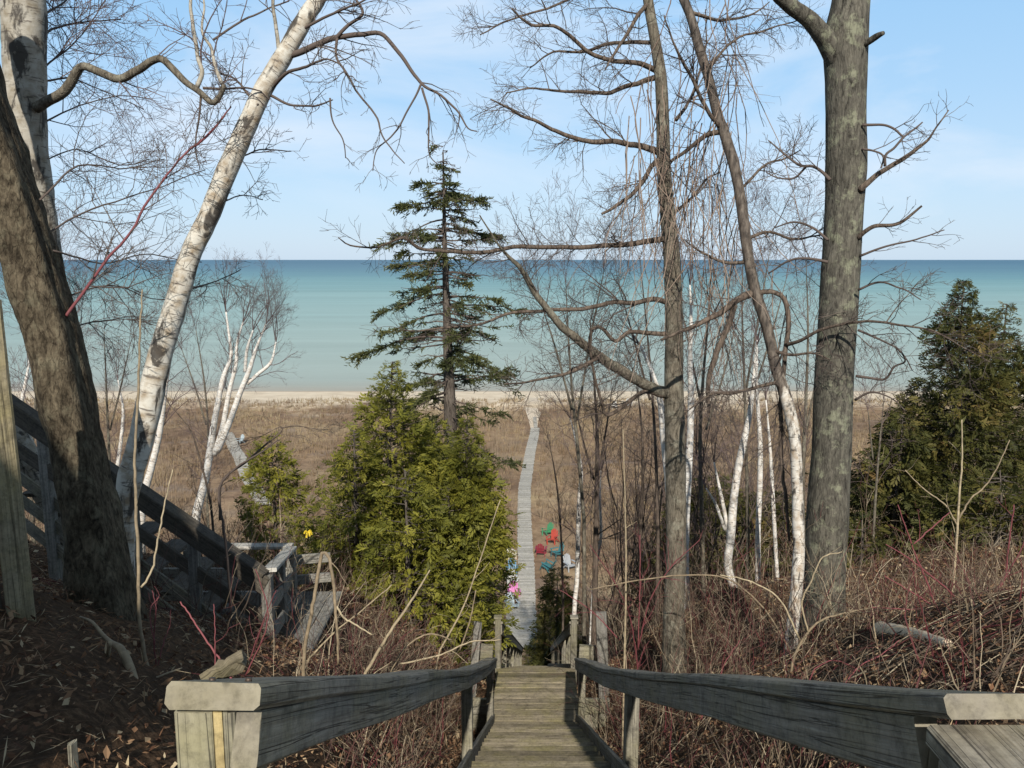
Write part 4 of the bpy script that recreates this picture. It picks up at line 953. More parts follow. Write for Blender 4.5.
cedar('dark low cedar between forked birch and vine-hung birch', 770, 492, 17, 1.3, 'cedar_dark', CR, 1.0, .26, .55, group='small dark cedars')
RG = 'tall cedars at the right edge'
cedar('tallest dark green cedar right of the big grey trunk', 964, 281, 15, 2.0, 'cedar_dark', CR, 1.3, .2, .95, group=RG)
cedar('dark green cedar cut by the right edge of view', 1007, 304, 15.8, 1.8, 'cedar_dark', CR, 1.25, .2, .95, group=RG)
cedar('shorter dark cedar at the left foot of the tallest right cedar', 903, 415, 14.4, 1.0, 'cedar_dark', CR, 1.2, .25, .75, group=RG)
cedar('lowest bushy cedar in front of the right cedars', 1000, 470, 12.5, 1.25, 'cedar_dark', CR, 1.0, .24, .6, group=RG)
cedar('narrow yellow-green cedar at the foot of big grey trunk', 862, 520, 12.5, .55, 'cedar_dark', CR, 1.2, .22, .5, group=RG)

def spruce():
    R = random.Random(77); Y = 17.0
    pts, rad = px_path([(443, 152, 1.4), (444, 200, 3), (445, 260, 5.4), (447, 320, 8.2), (449, 380, 11), (451, 440, 13), (452, 500, 14)], Y, Y, 40)
    pts, rad = to_ground(pts, rad, 1.3)
    b = pts[-1]; r = thing('spruce_tree', 'tall sparse spruce with ragged drooping boughs rising above the horizon', 'tree', (b[0], b[1], gz(b[0], b[1])))
    mb = MB(); mb.tube(pts, rad, 12, cap=True); mb.build('trunk', M['bark_fir'], r)
    fo = MB(); bg = MB()
    mpp = scale(260, Y)
    tab = [(158, 8, 10), (175, 26, 8), (192, 46, 20), (206, 36, 26), (222, 16, 48), (236, 62, 50), (252, 70, 40), (268, 58, 36), (282, 74, 60), (300, 52, 70), (318, 92, 46), (336, 52, 40), (352, 48, 66), (372, 40, 72), (392, 56, 60), (412, 48, 50), (432, 56, 60), (452, 62, 64), (472, 64, 60)]
    def bough(c, az, ln, droop, lift, fol=1.0):
        hz = np.array([math.cos(az), math.sin(az), 0]); n = 9; pp = []
        for i in range(n):
            t = i / (n - 1)
            pp.append(c + hz * ln * t + np.array([0, 0, ln * (lift * t - droop * t * t + .16 * t ** 4)]) + np.array([R.gauss(0, .02), R.gauss(0, .02), R.gauss(0, .012)]) * t * 1.6)
        pp = np.array(pp); bg.tube(pp, np.linspace(.012 + .008 * ln, .004, n), 5, tone=R.random())
        if fol <= 0:
            twigs(bg, pp, .012, .004, 6, .4, 1, R, (0, 0, -.15), rmin=.003); return
        twigs(bg, pp, .012, .004, 2.5, .35, 0, R, (0, 0, -.2), rmin=.003)
        m = int(ln * 21 * fol) + 3
        for k in range(m):
            t = 1 - .66 * R.random() ** 1.7
            i = min(n - 2, int(t * (n - 1))); q = pp[i] + (pp[i + 1] - pp[i]) * (t * (n - 1) - i)
            sd = np.cross(hz, [0, 0, 1]) * R.choice((-1, 1))
            d = unit(hz * R.uniform(.3, 1) + sd * R.uniform(.0, .9) + np.array([0, 0, R.uniform(-.6, .12)]))
            tl = R.uniform(.14, .36) * (.6 + .4 * min(1, ln))
            tone = .45 + .4 * mnoise.noise(Vector((q[0] * 2, q[1] * 2, q[2] * 2))) + R.gauss(0, .1)
            nn = 10; V = []; Q = []
            for j in range(nn):
                u = j / nn; o = q + d * tl * u + np.array([0, 0, -.12 * tl * u * u])
                e = unit(d * .7 + np.array([R.gauss(0, .6), R.gauss(0, .6), R.gauss(0, .45)])); w = unit(np.cross(e, np.array([R.gauss(0, 1), R.gauss(0, 1), R.gauss(0, 1)]))) * .013
                l = R.uniform(.06, .11); b_ = len(V); V += [o - w, o + w, o + e * l + w * .4, o + e * l - w * .4]; Q.append([b_, b_ + 1, b_ + 2, b_ + 3])
            fo.add(V, Q, tone=float(np.clip(tone, 0, 1)))
    for py, lf, rt in tab:
        c0 = P(444, py, Y)
        i = int(np.argmin(np.abs(pts[:, 2] - c0[2]))); c = pts[i]
        for az0, wd in ((math.pi, lf), (0, rt)):
            bough(c + [0, 0, R.uniform(-.45, .45)], az0 + R.gauss(0, .4), wd * mpp * R.uniform(.92, 1.08), R.uniform(.1, .65), R.uniform(-.12, .34) + (.1 if py < 230 else 0), R.choice((.5, 1.0, 1.5, 1.9)))
        for k in range(6 if py > 180 else 2):
            az = R.uniform(0, 2 * math.pi); wl = .5 - .5 * math.cos(az)
            ln = (lf * wl + rt * (1 - wl)) * mpp * R.uniform(.35, .85)
            bough(c + [0, 0, R.uniform(-.35, .35)], az, ln, R.uniform(.1, .6), R.uniform(-.15, .3), R.choice((.15, .6, 1.2, 1.7)))
        for k in range(4):
            bough(c + [0, 0, R.uniform(-.3, .3)], R.uniform(0, 6.28), R.uniform(.5, 1.2) * min(1, (py - 140) / 90), R.uniform(.1, .3), R.uniform(-.1, .15), 0)
    bg.build('boughs', M['twig'], r); fo.build('foliage', M['needle'], r)
spruce()

# ------------------------------------------------------------------ saplings and shrubs near the stairs
SR = random.Random(3)
def sapling(name, label, paths, Y0, Y1, mat, dens=0, L=.4, group=None, cat='sapling', lev=1):
    base = None; r = None; tw = MB()
    for i, pp in enumerate(paths):
        pts, rad = px_path(pp, Y0, Y1, max(12, len(pp) * 5)); pts = pts + NPR.normal(0, .002, pts.shape)
        if r is None:
            g = gz(pts[-1][0], pts[-1][1])
            if pts[-1][2] > g: pts, rad = to_ground(pts, rad, 1.2, .08, 4)
            r = thing(name, label, cat, (pts[-1][0], pts[-1][1], g), group)
        rad = rad * (.55 if mat == 'twig_red' else .68)
        mb = MB(); mb.tube(pts, rad, 8, cap=True, tone=SR.random())
        if dens: twigs(mb, pts[::-1], rad[-1], rad[0], dens, L, lev, SR, (0, 0, .1), rmin=.0016)
        mb.build('stem', M[mat], r)
    return r
sapling('sapling', 'upright forked tan sapling in front of the dark leaning trunk', [
    [(142, 290, 2), (140, 340, 3), (138, 400, 4), (135, 450, 4), (136, 500, 4.5), (138, 560, 5), (139, 620, 5.4), (145, 655, 6), (148, 672, 7)],
    [(172, 470, 1.6), (166, 500, 2.2), (158, 540, 2.8), (152, 570, 3.2), (141, 588, 3.4)]], 4.3, 4.2, 'sapling', .8, .3)
sapling('bent_stem', 'tan stem bent over into a sharp upside-down V beside the cedars', [
    [(338, 664, 3), (337, 630, 4), (334, 590, 5), (330, 562, 5), (325, 553, 5), (320, 560, 5.2), (314, 600, 5.4), (306, 640, 5.6), (303, 674, 6)],
    [(372, 635, 1.8), (358, 626, 2.4), (343, 617, 3), (337, 606, 3)]], 5.6, 5.6, 'sapling', .8, .35)
sapling('sapling', 'tan sapling slanting up to the right in front of the cedars', [[(430, 570, 2), (412, 600, 3.4), (390, 632, 4.4), (366, 672, 5)], [(392, 585, 1.6), (362, 610, 2), (335, 632, 2.4), (300, 668, 3)]], 6.4, 6.4, 'sapling', 1.6, .35)
sapling('sapling', 'pale thin sapling leaning against the cedar left of the landing', [[(500, 500, 1.4), (480, 560, 2), (462, 610, 2.6), (440, 650, 3)], [(476, 590, 1.6), (470, 620, 2.2), (460, 650, 2.4)]], 9.5, 9.5, 'sapling', 2, .5)
sapling('sapling', 'light grey branching sapling in front of the right cedars', [
    [(962, 420, 1.6), (962, 460, 2.4), (959, 500, 3.2), (956, 550, 3.8), (951, 610, 4.4)], [(1010, 440, 1.4), (990, 480, 2), (970, 500, 2.4), (958, 520, 3)], [(905, 470, 1.2), (925, 490, 1.8), (945, 505, 2.2), (957, 525, 2.4)]], 7.6, 7.6, 'sapling', 3.2, .45)
sapling('sapling', 'arching pale sapling at the foot of the big right trunk', [
    [(880, 606, 1.6), (850, 612, 2.4), (822, 620, 3), (806, 635, 3.6), (795, 655, 4), (788, 690, 4.6)], [(842, 552, 1.4), (822, 558, 2), (812, 580, 2.4), (802, 602, 2.6), (808, 632, 2.8)], [(720, 575, 1.6), (752, 582, 2), (780, 600, 2.4), (800, 640, 3)]], 6.4, 6.4, 'sapling', 1.5, .4)
sapling('sapling', 'thin straight sapling rising beside the right rail', [[(623, 430, 1.4), (625, 500, 2.2), (626, 570, 2.8), (625, 640, 3.2)]], 8.4, 8.4, 'sapling', 2, .4)
sapling('bent_stem', 'long pale bramble arching over the thicket left of forked birch', [[(590, 590, 1.6), (640, 580, 2), (690, 575, 2.2), (730, 580, 2.2), (765, 610, 2.4), (790, 650, 2.6)]], 8.0, 7.4, 'sapling', 1.2, .3)
sapling('bent_stem', 'tan stem arching among brush above the left handrail', [[(452, 640, 2), (430, 634, 2.4), (408, 645, 2.6), (392, 668, 3)], [(500, 640, 1.6), (470, 642, 2), (440, 655, 2.4), (400, 664, 2.8)]], 7.4, 7.2, 'sapling', 1.5, .35)
sapling('sapling', 'thin dark crooked sapling between side stairway and white birch clump', [[(278, 440, 1.6), (262, 452, 2.4), (240, 465, 3), (222, 482, 3.6), (219, 500, 3.8), (224, 530, 4), (230, 590, 4.2), (231, 640, 4.4)]], 6.8, 6.8, 'twig', 2.4, .5)
# red osier stems
RGp = 'red-stemmed shrubs beside the stairs'
def red_shrub(label, paths, Y, dens=2.0, L=.35): return sapling('red_osier_shrub', label, paths, Y, Y - .1, 'twig_red', dens, L, RGp, 'shrub')
red_shrub('tall red-stemmed shrub in front of the right cedars', [
    [(898, 505, 1.6), (912, 545, 2.6), (926, 580, 3.2), (936, 610, 3.6), (944, 648, 4)], [(886, 544, 1.6), (908, 558, 2.4), (930, 575, 3), (950, 592, 3), (968, 612, 3)], [(884, 576, 1.4), (905, 588, 2), (930, 604, 2.6), (952, 624, 3)],
    [(950, 512, 1.6), (935, 525, 2.2), (914, 544, 2.6)], [(870, 607, 1.6), (900, 609, 2.2), (935, 612, 2.6), (960, 630, 3)]], 6.2)
red_shrub('red-stemmed shrub fanning out at the right edge', [
    [(1014, 505, 2), (1008, 550, 3), (1004, 580, 3.2), (985, 605, 3.4), (968, 622, 3.6), (955, 648, 4)], [(1040, 570, 2), (1015, 590, 2.6), (990, 606, 3), (966, 624, 3.4)], [(1030, 530, 1.6), (1012, 566, 2.4), (996, 590, 2.8), (976, 615, 3)], [(1036, 640, 1.6), (1005, 640, 2), (975, 646, 2.6), (955, 655, 3)]], 5.8)
red_shrub('small red-stemmed shrub behind the left handrail end', [
    [(180, 602, 2.4), (192, 618, 3), (206, 640, 3.4), (222, 662, 3.8), (238, 690, 4)], [(214, 604, 1.6), (215, 630, 2), (215, 668, 2.6)], [(255, 570, 1.4), (268, 610, 2), (262, 640, 2.2), (245, 676, 2.6)], [(276, 590, 1.4), (262, 625, 2), (250, 660, 2.4)]], 4.4, 2.5, .3)
red_shrub('dark red thin-stemmed shrub in front of the side stairway', [[(152, 590, 1.4), (156, 610, 2), (154, 640, 2.2), (156, 668, 2.6)], [(170, 625, 1.2), (163, 645, 1.8), (157, 668, 2)], [(160, 595, 1.2), (150, 612, 1.8), (155, 645, 2)]], 4.5, 4, .25)
red_shrub('low dark red shrub spreading below the slim grey tree', [[(590, 545, 1.4), (610, 575, 1.8), (628, 610, 2.2), (636, 650, 2.4)], [(700, 540, 1.4), (672, 566, 1.8), (650, 600, 2.2), (638, 650, 2.4)], [(640, 535, 1.4), (640, 580, 1.8), (638, 650, 2.2)], [(560, 590, 1.2), (590, 610, 1.8), (620, 640, 2.2)]], 9.0, 6, .6)
red_shrub('red-stemmed shrub just behind the right handrail', [[(880, 690, 1.4), (860, 672, 1.8), (836, 660, 2.2), (815, 668, 2.4)], [(900, 640, 1.4), (880, 655, 2), (858, 668, 2.2), (840, 690, 2.6)], [(700, 720, 2), (716, 690, 2), (724, 665, 1.6), (740, 640, 1.2)][::-1]], 5.0, 3, .3)

# fallen things
def log():
    a = ground_hit(880, 636) + [0, 0, .055]; b = ground_hit(948, 652) + [0, 0, .05]; L = np.linalg.norm(b - a)
    pts = smooth_path([a, a * .5 + b * .5 + np.array([0, 0, .02]), b], 30)
    mb = MB(); mb.tube(pts, np.linspace(.062, .026, 30) * (1 + .06 * np.sin(np.arange(30) * 1.3)), 18, cap=True, mod=bark_mod(.12, 7, 7, 0, 2.))
    m, nt, bs = newmat('barkless_wood', .8, .2); ob, uv = coords(nt)
    c = ramp(nt, noise_n(nt, mapping(nt, uv, (30, 2, 1)), 1.0, 5), [(.3, (.55, .43, .29)), (.6, (.72, .60, .44))]); c = mix(nt, ramp(nt, noise_n(nt, ob, 7, 4), [(.62, 0.), (.70, .7)]), c, (.16, .12, .08)); nt.links.new(c, bs.inputs['Base Color'])
    tag(mb.build('fallen_log', m, origin=a), 'pale barkless log lying in the brush right of the big trunk', 'log')
log()
def lump(name, label, cat, px, py, Y, size, mat, seed, rz=0.3):
    c = P(px, py, Y); mb = MB()
    n = 12; pts = [c + np.array([math.cos(rz), math.sin(rz), -.35]) * (t - .5) * size[0] for t in np.linspace(0, 1, n)]
    rad = size[1] * np.array([.55 if t in (0, n - 1) else 1 for t in range(n)])
    mb.tube(pts, rad, 12, cap=True, mod=bark_mod(.35, 14, 14, .06, seed, 4))
    return tag(mb.build(name, mat, origin=c), label, cat)
def chunk():
    c = P(226, 670, 3.6); mb = MB(); mb.beam(smooth_path([c + [-.10, -.02, -.05], c + [.0, 0, .01], c + [.085, .02, .045]], 7), .075, .07, up=(.2, -.6, 1), bev=.012, rnd=.008)
    tag(mb.build('wood_chunk', M['tread'], smooth=False, origin=c), 'split chunk of rotten tan wood behind the left handrail end', 'wood')
chunk()
def stake(name, label, a, b, w, t, mat, cat='stake'):
    mb = MB(); mb.beam([a, b], w, t, up=(0.1, 1, 0), bev=.004, rnd=.002)
    return tag(mb.build(name, mat, smooth=False, origin=a), label, cat)
q = P(73, 768, 2.6); stake('wooden_stake', 'short mossy stake at the bottom left in the leaf litter', np.array([q[0], q[1], gz(q[0], q[1]) - .2]), P(72, 742, 2.6), .022, .03, M['post'])
q = P(606, 668, 11.2); stake('leaning_board', 'old grey board standing on end behind the right landing newel', np.array([q[0], q[1], gz(q[0], q[1]) - .3]), P(601, 612, 11.4), .16, .05, M['greywood'], 'board')
q = P(470, 668, 11.4); stake('leaning_board', 'old grey board leaning beside left landing newel', np.array([q[0], q[1], gz(q[0], q[1]) - .3]), P(478, 622, 11.5), .12, .05, M['greywood'], 'board')
def fallen_branch():
    R = random.Random(8); mb = MB()
    for pp in ([(138, 690, 7), (130, 668, 9), (122, 650, 8), (112, 643, 5), (104, 636, 4), (92, 622, 3), (80, 617, 2)], [(110, 642, 4), (108, 660, 4), (113, 680, 3), (116, 694, 2.5)], [(100, 705, 2.5), (130, 690, 2.5), (160, 676, 2), (182, 668, 1.4)]):
        pts, rad = px_path(pp, 3.7, 4.1, 18)
        mb.tube(pts, rad, 7, cap=True, tone=.4); twigs(mb, pts, rad[0], rad[-1], 3, .25, 1, R)
    c = P(122, 650, 3.8); tag(mb.build('fallen_branch', M['sapling'], origin=c), 'crooked fallen branch lying on shaded soil at the left', 'branch')
fallen_branch()
def ribbon():
    c = P(308, 533, 11.0); mb = MB()
    for k in range(7):
        a = k * .9; d = np.array([math.cos(a), math.sin(a), .5 * math.sin(a * 2.3)]); pts = smooth_path([c, c + d * .035 + [0, 0, .02], c + d * .055 + [0, 0, -.03]], 6)
        mb.beam(pts, .024, .002, up=(0.2, -1, .3), bev=.0005)
    tag(mb.build('ribbon', plain_mat('yellow_ribbon', (.80, .58, .03), .6), smooth=False, origin=c), 'small bright yellow ribbon tied at the left side of the cedars', 'ribbon')
ribbon()

# ------------------------------------------------------------------ plastic garden chairs at the foot of the bluff
def chair_proto():
    r = thing('garden_chair', 'x', 'chair', (0, 0, 0))
    m = CH['white']
    seat = MB()
    for i in range(5): seat.beam([(-.27, .26 - i * .115, .36 - i * .028), (.27, .26 - i * .115, .36 - i * .028)], .105, .022, bev=.006)
    seat.build('seat', m, r, smooth=False)
    bk = MB()
    for i in range(5):
        x = (i - 2) * .108; h = .74 - .035 * (i - 2) ** 2
        bk.beam([(x * .85, -.20, .26), (x, -.34, .26 + h * .5), (x * 1.06, -.44, .26 + h)], .098, .02, up=(0, -1, .3), bev=.006)
    bk.beam([(-.25, -.33, .48), (.25, -.33, .48)], .06, .02, up=(0, 1, 0)); bk.build('backrest', m, r, smooth=False)
    for s in (-1, 1):
        a = MB(); a.beam([(s * .34, .34, .56), (s * .34, -.32, .54)], .13, .024); a.build('armrest', m, r, smooth=False)
        l = MB(); l.beam([(s * .30, .30, 0), (s * .31, .26, .55)], .09, .03, up=(0, 1, 0)); l.build('leg', m, r, smooth=False)
        l = MB(); l.beam([(s * .29, -.46, 0), (s * .30, -.10, .32), (s * .30, .24, .35)], .03, .08, up=(0, .3, 1)); l.build('leg', m, r, smooth=False)
    return r
CH = {k: plain_mat('plastic_' + k, c, .45, .10) for k, c in dict(white=(.48, .48, .46), green=(.06, .26, .13), red=(.40, .06, .04), darkred=(.26, .03, .05), teal=(.04, .17, .19), blue=(.05, .18, .30), pink=(.52, .15, .38), pale=(.38, .45, .48), grey=(.36, .38, .40), cream=(.62, .58, .48)).items()}
proto = chair_proto()
def put_chair(px, py, rz, colour, label, first=False, back=None, tilt=(0, 0), group='plastic garden chairs by the boardwalk', z=0):
    c = flat(px, py, .35); g = gz(c[0], c[1]) + z
    kids = list(proto.children)
    o = proto if first else proto.copy()
    if not first: COL.objects.link(o)
    o.location = (c[0], c[1], g); o.rotation_euler = (tilt[0], tilt[1], math.radians(rz)); o.scale = (.98, .98, .98)
    o['label'] = label; o['group'] = group
    for ch in kids:
        n = ch if first else ch.copy()
        if not first: COL.objects.link(n); n.parent = o
        n.material_slots[0].link = 'OBJECT'
        n.material_slots[0].material = CH[back if (back and ch.name.startswith('backrest')) else colour]
    return o
boardwalk('small grey side deck at the stair foot beside the row of chairs', [(512.5, 652), (512.5, 612)], .75)
put_chair(512, 604, 200, 'pale', 'pale blue-white plastic chair nearest the stair foot, left of boardwalk', True)
put_chair(514, 593, 185, 'pink', 'bright pink plastic chair in the row left of boardwalk')
put_chair(512, 580, 190, 'white', 'white plastic chair directly behind the pink chair')
put_chair(512, 569, 178, 'blue', 'blue plastic chair in the row left of boardwalk')
put_chair(510, 552, 215, 'cream', 'cream plastic chair farthest along the left side of boardwalk')
put_chair(548, 531, 30, 'green', 'green plastic chair farthest along the right side of boardwalk', tilt=(-.25, .1))
put_chair(553, 540, 150, 'red', 'bright red plastic chair between green and teal chairs', tilt=(.0, .12))
put_chair(541, 551, 350, 'darkred', 'dark red plastic chair closest to the right edge of boardwalk')
put_chair(557, 554, 120, 'teal', 'teal plastic chair in front of the bright red chair')
put_chair(546, 566, 60, 'teal', 'teal plastic chair nearest the stairs, tipped low beside the dark cedar', tilt=(.3, 0))
put_chair(570, 566, 210, 'grey', 'grey plastic chair at the foot of the slender white birch')
put_chair(614.5, 410, 170, 'white', 'small white chair far off in the tan dune grass, left of its pair', group='white chairs near the beach')
put_chair(629, 408, 200, 'white', 'small white chair far off in the tan dune grass, right of its pair', group='white chairs near the beach')
put_chair(240, 441, 150, 'pale', 'pale grey chair beside the short boardwalk on the brown flat', group='white chairs near the beach')

# ------------------------------------------------------------------ ground cover that nobody could count
def leaf_litter():
    R = np.random.RandomState(4); mb = MB(); n = 170000
    y = 1.2 + 12.5 * R.rand(n) ** 1.25; x = R.uniform(-1, 1, n) * (2.2 + y * .75)
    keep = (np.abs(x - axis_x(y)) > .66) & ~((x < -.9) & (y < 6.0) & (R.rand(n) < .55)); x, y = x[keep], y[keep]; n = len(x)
    z = ground(x, y) + R.uniform(-.01, .06, n)
    c = np.stack([x, y, z], -1)
    a = R.rand(n) * 6.283; s = R.uniform(.004, .0125, n) * (1 + .12 * y)
    d = np.stack([np.cos(a), np.sin(a), R.normal(0, .45, n)], -1); e = np.stack([-np.sin(a), np.cos(a), R.normal(0, .5, n)], -1)
    b = np.stack([np.zeros(n), np.zeros(n), R.uniform(-.4, .6, n)], -1)
    L1 = (1 + 3.4 * R.rand(n) ** 2.2)[:, None]; L2 = np.where(L1 > 2, R.uniform(.08, .3, (n, 1)), R.uniform(.4, .9, (n, 1)))
    V = np.stack([c - d * s[:, None] * L1, c + e * s[:, None] * L2 + b * s[:, None], c + d * s[:, None] * L1, c - e * s[:, None] * L2 + b * s[:, None]], 1).reshape(-1, 3)
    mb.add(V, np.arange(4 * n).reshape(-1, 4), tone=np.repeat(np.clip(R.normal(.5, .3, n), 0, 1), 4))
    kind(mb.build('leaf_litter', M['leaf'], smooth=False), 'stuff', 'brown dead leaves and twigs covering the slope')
leaf_litter()
LOGY = ground_hit(912, 642)[1] + .1
def brush():
    R = random.Random(12); mb = MB()
    def clear(x, y):
        return abs(x - float(axis_x(y))) < .75
    for i in range(9500):
        if R.random() < .55:
            y = R.uniform(3.2, 13); x = R.uniform(.9, 2.2 + y * .62)
        else:
            y = R.uniform(4.8, 13.5); x = -R.uniform(.75, 1.2 + y * .34)
        if clear(x, y) or (x < -1.4 and y < 5.6) or (x < -1.75 and y < 8.6 and R.random() < .8): continue
        cn = mnoise.noise(Vector((x * .9, y * .9, 7.7)))
        if cn < R.uniform(-.45, .25): continue
        if x > 1.5 and y < LOGY and abs(x / y - .50) < .075 and R.random() < .6: continue
        g = gz(x, y); h = R.uniform(.25, 1.05) * (1.35 if y > 6.5 else .7)
        if x < 0 and y > 10: h *= .8
        if x > 3.2: h *= .48
        if x < 0 and y < 8: h *= .75
        p = np.array([x, y, g - .03]); lean = R.gauss(0, .45)
        d = np.array([lean, R.gauss(0, .4), 1.])
        pts = wander(p, d, h, 7, .11, np.array([R.gauss(0, .35), R.gauss(0, .3), -.35 * R.random()]), R)
        t = min(1, max(0, R.gauss(.40 + .5 * mnoise.noise(Vector((x * 1.4, y * 1.4, 1.1))), .26))); r0 = R.uniform(.0018, .0034) if R.random() < .8 else R.uniform(.004, .0075); h *= .85 if r0 < .0035 else 1.25
        mb.tube(pts, np.linspace(r0, .0015, 7), 3, tone=t)
        twigs(mb, pts, r0, .0015, 4.0, h * .42, 1 if R.random() < .5 else 0, R, (0, 0, .02), (25, 60), .16, .0014, .2)
    # fallen stems lying on the slope
    for i in range(1500):
        sx = R.choice((-1, 1, 1)); y = R.uniform(3.6 if sx > 0 else 5.2, 12); x = sx * R.uniform(.8, 1.6 + y * .5)
        if clear(x, y): continue
        a = R.uniform(0, 6.28); l = R.uniform(.3, 1.2)
        pts = []
        for k in range(6):
            q = np.array([x + math.cos(a) * l * k / 5, y + math.sin(a) * l * k / 5]); pts.append((q[0], q[1], gz(q[0], q[1]) + .03 + .05 * R.random()))
        if any(clear(q[0], q[1]) for q in pts): continue
        mb.tube(np.array(pts), np.linspace(R.uniform(.002, .005), .0015, 6), 4, tone=min(1, max(0, R.gauss(.45, .25))))
    kind(mb.build('brush_thicket', M['brush'], smooth=False), 'stuff', 'thicket of bare tan and reddish stems covering the slope beside the stairs')
    mb = MB()
    for i in range(4200):                     # lower slope
        y = R.uniform(13, 38); x = R.choice((-1, 1)) * R.uniform(.9, 2 + y * .62)
        if abs(x - float(axis_x(y))) < 1.5: continue
        p = np.array([x, y, gz(x, y) - .05]); h = R.uniform(.5, 1.9)
        pts = wander(p, np.array([R.gauss(0, .25), R.gauss(0, .25), 1.]), h, 6, .1, np.zeros(3), R)
        mb.tube(pts, np.linspace(.008, .003, 6), 3, tone=min(1, max(0, R.gauss(.4, .25)))); twigs(mb, pts, .007, .003, 4, h * .45, 1, R, (0, 0, .05), (25, 55), .14, .003, .2)
    kind(mb.build('slope_shrubs', M['brush'], smooth=False), 'stuff', 'bare shrubs covering the lower slope')
brush()
def flat_cover():
    R = np.random.RandomState(6)
    def clumps(n, y0, y1, hmin, hmax, wmin, wmax, name, mat, label, k=8, spread=.5, pw=1.0, tilt=.35):
        y = y0 + (y1 - y0) * R.rand(n) ** pw; x = R.uniform(-1, 1, n) * (6 + y * .78)
        bx = np.interp(y, [flat(a, b)[1] for a, b in BW], [flat(a, b)[0] for a, b in BW])
        keep = np.abs(x - bx) > 1.0
        pn = np.array([mnoise.fractal(Vector((a * .07, b * .07, 2.2)), 1., 2., 3) for a, b in zip(x, y)])
        keep &= pn > R.uniform(-.75, .25, n)
        lft = np.abs(x + .5 * (y - 50) * -.0 - np.interp(y, [70, 92], [flat(250, 485)[0], flat(227, 437)[0]])) < .9; keep &= ~(lft & (y > 60) & (y < 95))
        for cx, cy in [flat(a, b)[:2] for a, b in ((512, 604), (514, 593), (512, 569), (510, 552), (548, 531), (553, 540), (541, 551), (557, 554), (546, 566), (570, 566), (614, 410), (629, 408), (240, 441))]: keep &= (np.hypot(x - cx, (y - cy)) > 1.3)
        x, y, pn = x[keep], y[keep], pn[keep]; m = len(x)
        z = ground(x, y); V = []; tn = []
        sz = R.uniform(hmin, hmax, m)
        for i in range(k):
            a = R.rand(m) * 6.283; off = spread * sz * R.rand(m)
            bx_, by_ = x + np.cos(a) * off * .5, y + np.sin(a) * off * .5
            w = R.uniform(wmin, wmax, m); lx, ly = np.cos(a) * sz * tilt * R.rand(m), np.sin(a) * sz * tilt * R.rand(m)
            wa = R.rand(m) * 3.14
            V.append(np.stack([np.stack([bx_ - np.cos(wa) * w, by_ - np.sin(wa) * w, z - .03], -1), np.stack([bx_ + np.cos(wa) * w, by_ + np.sin(wa) * w, z - .03], -1), np.stack([bx_ + lx, by_ + ly, z + sz * R.uniform(.5, 1, m)], -1)], 1))
            tn.append(np.clip(.5 + pn * .7 + R.normal(0, .16, m), 0, 1))
        V = np.concatenate(V).reshape(-1, 3); tn = np.repeat(np.concatenate(tn), 3)
        mb = MB(); mb.add(V, T=np.arange(len(V)).reshape(-1, 3), tone=tn)
        kind(mb.build(name, M[mat], smooth=False), 'stuff', label)
    clumps(15000, 38, 112, .25, .95, .012, .05, 'dry_shrubs', 'dry', 'low brown leafless shrubs and sedge covering the flat behind the beach', 9, 1.2)
    clumps(6500, 40, 106, .6, 1.9, .008, .026, 'leafless_bushes', 'twigdry', 'taller grey-brown leafless bushes scattered over the flat', 14, .9)
    clumps(3200, 97, 113, .2, .55, .02, .06, 'dune_grass', 'dune', 'tan dune grass along the top of the beach', 8, 1.4)
flat_cover()

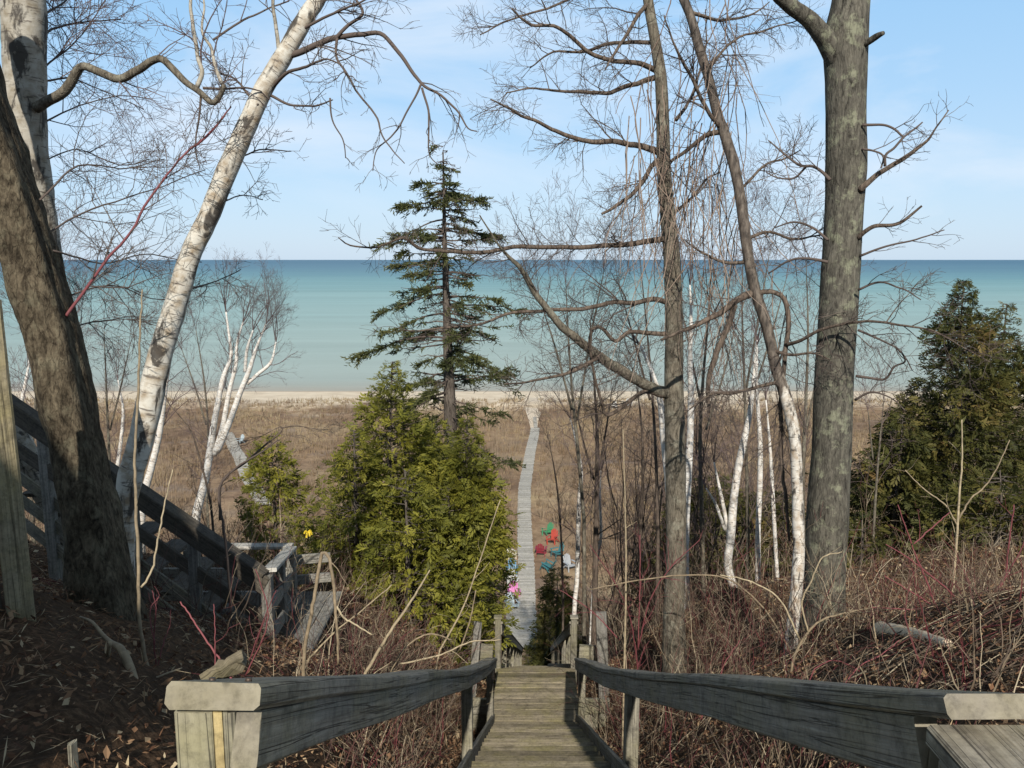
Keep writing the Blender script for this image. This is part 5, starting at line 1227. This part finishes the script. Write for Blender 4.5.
# ------------------------------------------------------------------ camera, sun, sky
cam = bpy.data.cameras.new('camera'); co = bpy.data.objects.new('camera', cam); COL.objects.link(co)
co.location = (0, 0, EYE); co.rotation_euler = (math.pi / 2 - PITCH, 0, 0)
cam.sensor_width = 36; cam.lens = F / 1024 * 36; cam.clip_start = .05; cam.clip_end = 120000
S.camera = co
EL, AZ = math.radians(34.5), math.radians(180.6)
sun = bpy.data.lights.new('sun', 'SUN'); so = bpy.data.objects.new('sun', sun); COL.objects.link(so)
sun.energy = 4.8; sun.angle = math.radians(.53); sun.color = (1.0, .94, .84)
so.rotation_euler = (math.pi / 2 - EL, 0, math.radians(.6)); so.location = (0, -20, 60)
W = bpy.data.worlds.new('World'); S.world = W; W.use_nodes = True
nt = W.node_tree; bg = nt.nodes['Background']
sky = N(nt, 'ShaderNodeTexSky'); sky.sky_type = 'NISHITA'; sky.sun_disc = False
sky.sun_elevation = EL; sky.sun_rotation = AZ; sky.altitude = 200; sky.air_density = 1.0; sky.dust_density = .6; sky.ozone_density = 1.3
tc = N(nt, 'ShaderNodeTexCoord')
v = mapping(nt, tc.outputs['Generated'], (1.2, 1.2, 3.6))
c1 = noise_n(nt, v, 1.7, 7, .58, .5)
c2 = noise_n(nt, mapping(nt, tc.outputs['Generated'], (1, 1, 2.5)), 1.1, 3, .5)
msk = mth(nt, 'MULTIPLY', ramp(nt, c1, [(.46, 0.), (.72, .8)]), ramp(nt, c2, [(.42, .05), (.60, 1.)]))
sepz = N(nt, 'ShaderNodeSeparateXYZ'); nt.links.new(tc.outputs['Generated'], sepz.inputs[0])
air = ramp(nt, sepz.outputs['Z'], [(0., (.42, .54, .68)), (.07, (.40, .55, .71)), (.18, (.32, .51, .72)), (.30, (.26, .475, .72)), (.45, (.12, .175, .235)), (1., (.065, .08, .10))])
air = mix(nt, 1.0, air, (10, 10, 10), 'MULTIPLY')
for nd in nt.nodes:
    if nd.bl_idname == 'ShaderNodeMix': nd.clamp_result = False
skc = mix(nt, .85, sky.outputs['Color'], air)
cl = mix(nt, msk, skc, (6.1, 6.7, 7.5))
nt.links.new(cl, bg.inputs['Color']); bg.inputs['Strength'].default_value = .125
S.view_settings.view_transform = 'Standard'; S.view_settings.look = 'None'; S.view_settings.gamma = 1; S.view_settings.exposure = 0.12
S.view_settings.use_curve_mapping = False
S.cycles.max_bounces = 6; S.cycles.diffuse_bounces = 3; S.cycles.transparent_max_bounces = 4; S.cycles.caustics_reflective = False; S.cycles.caustics_refractive = False
S.cycles.use_denoising = True
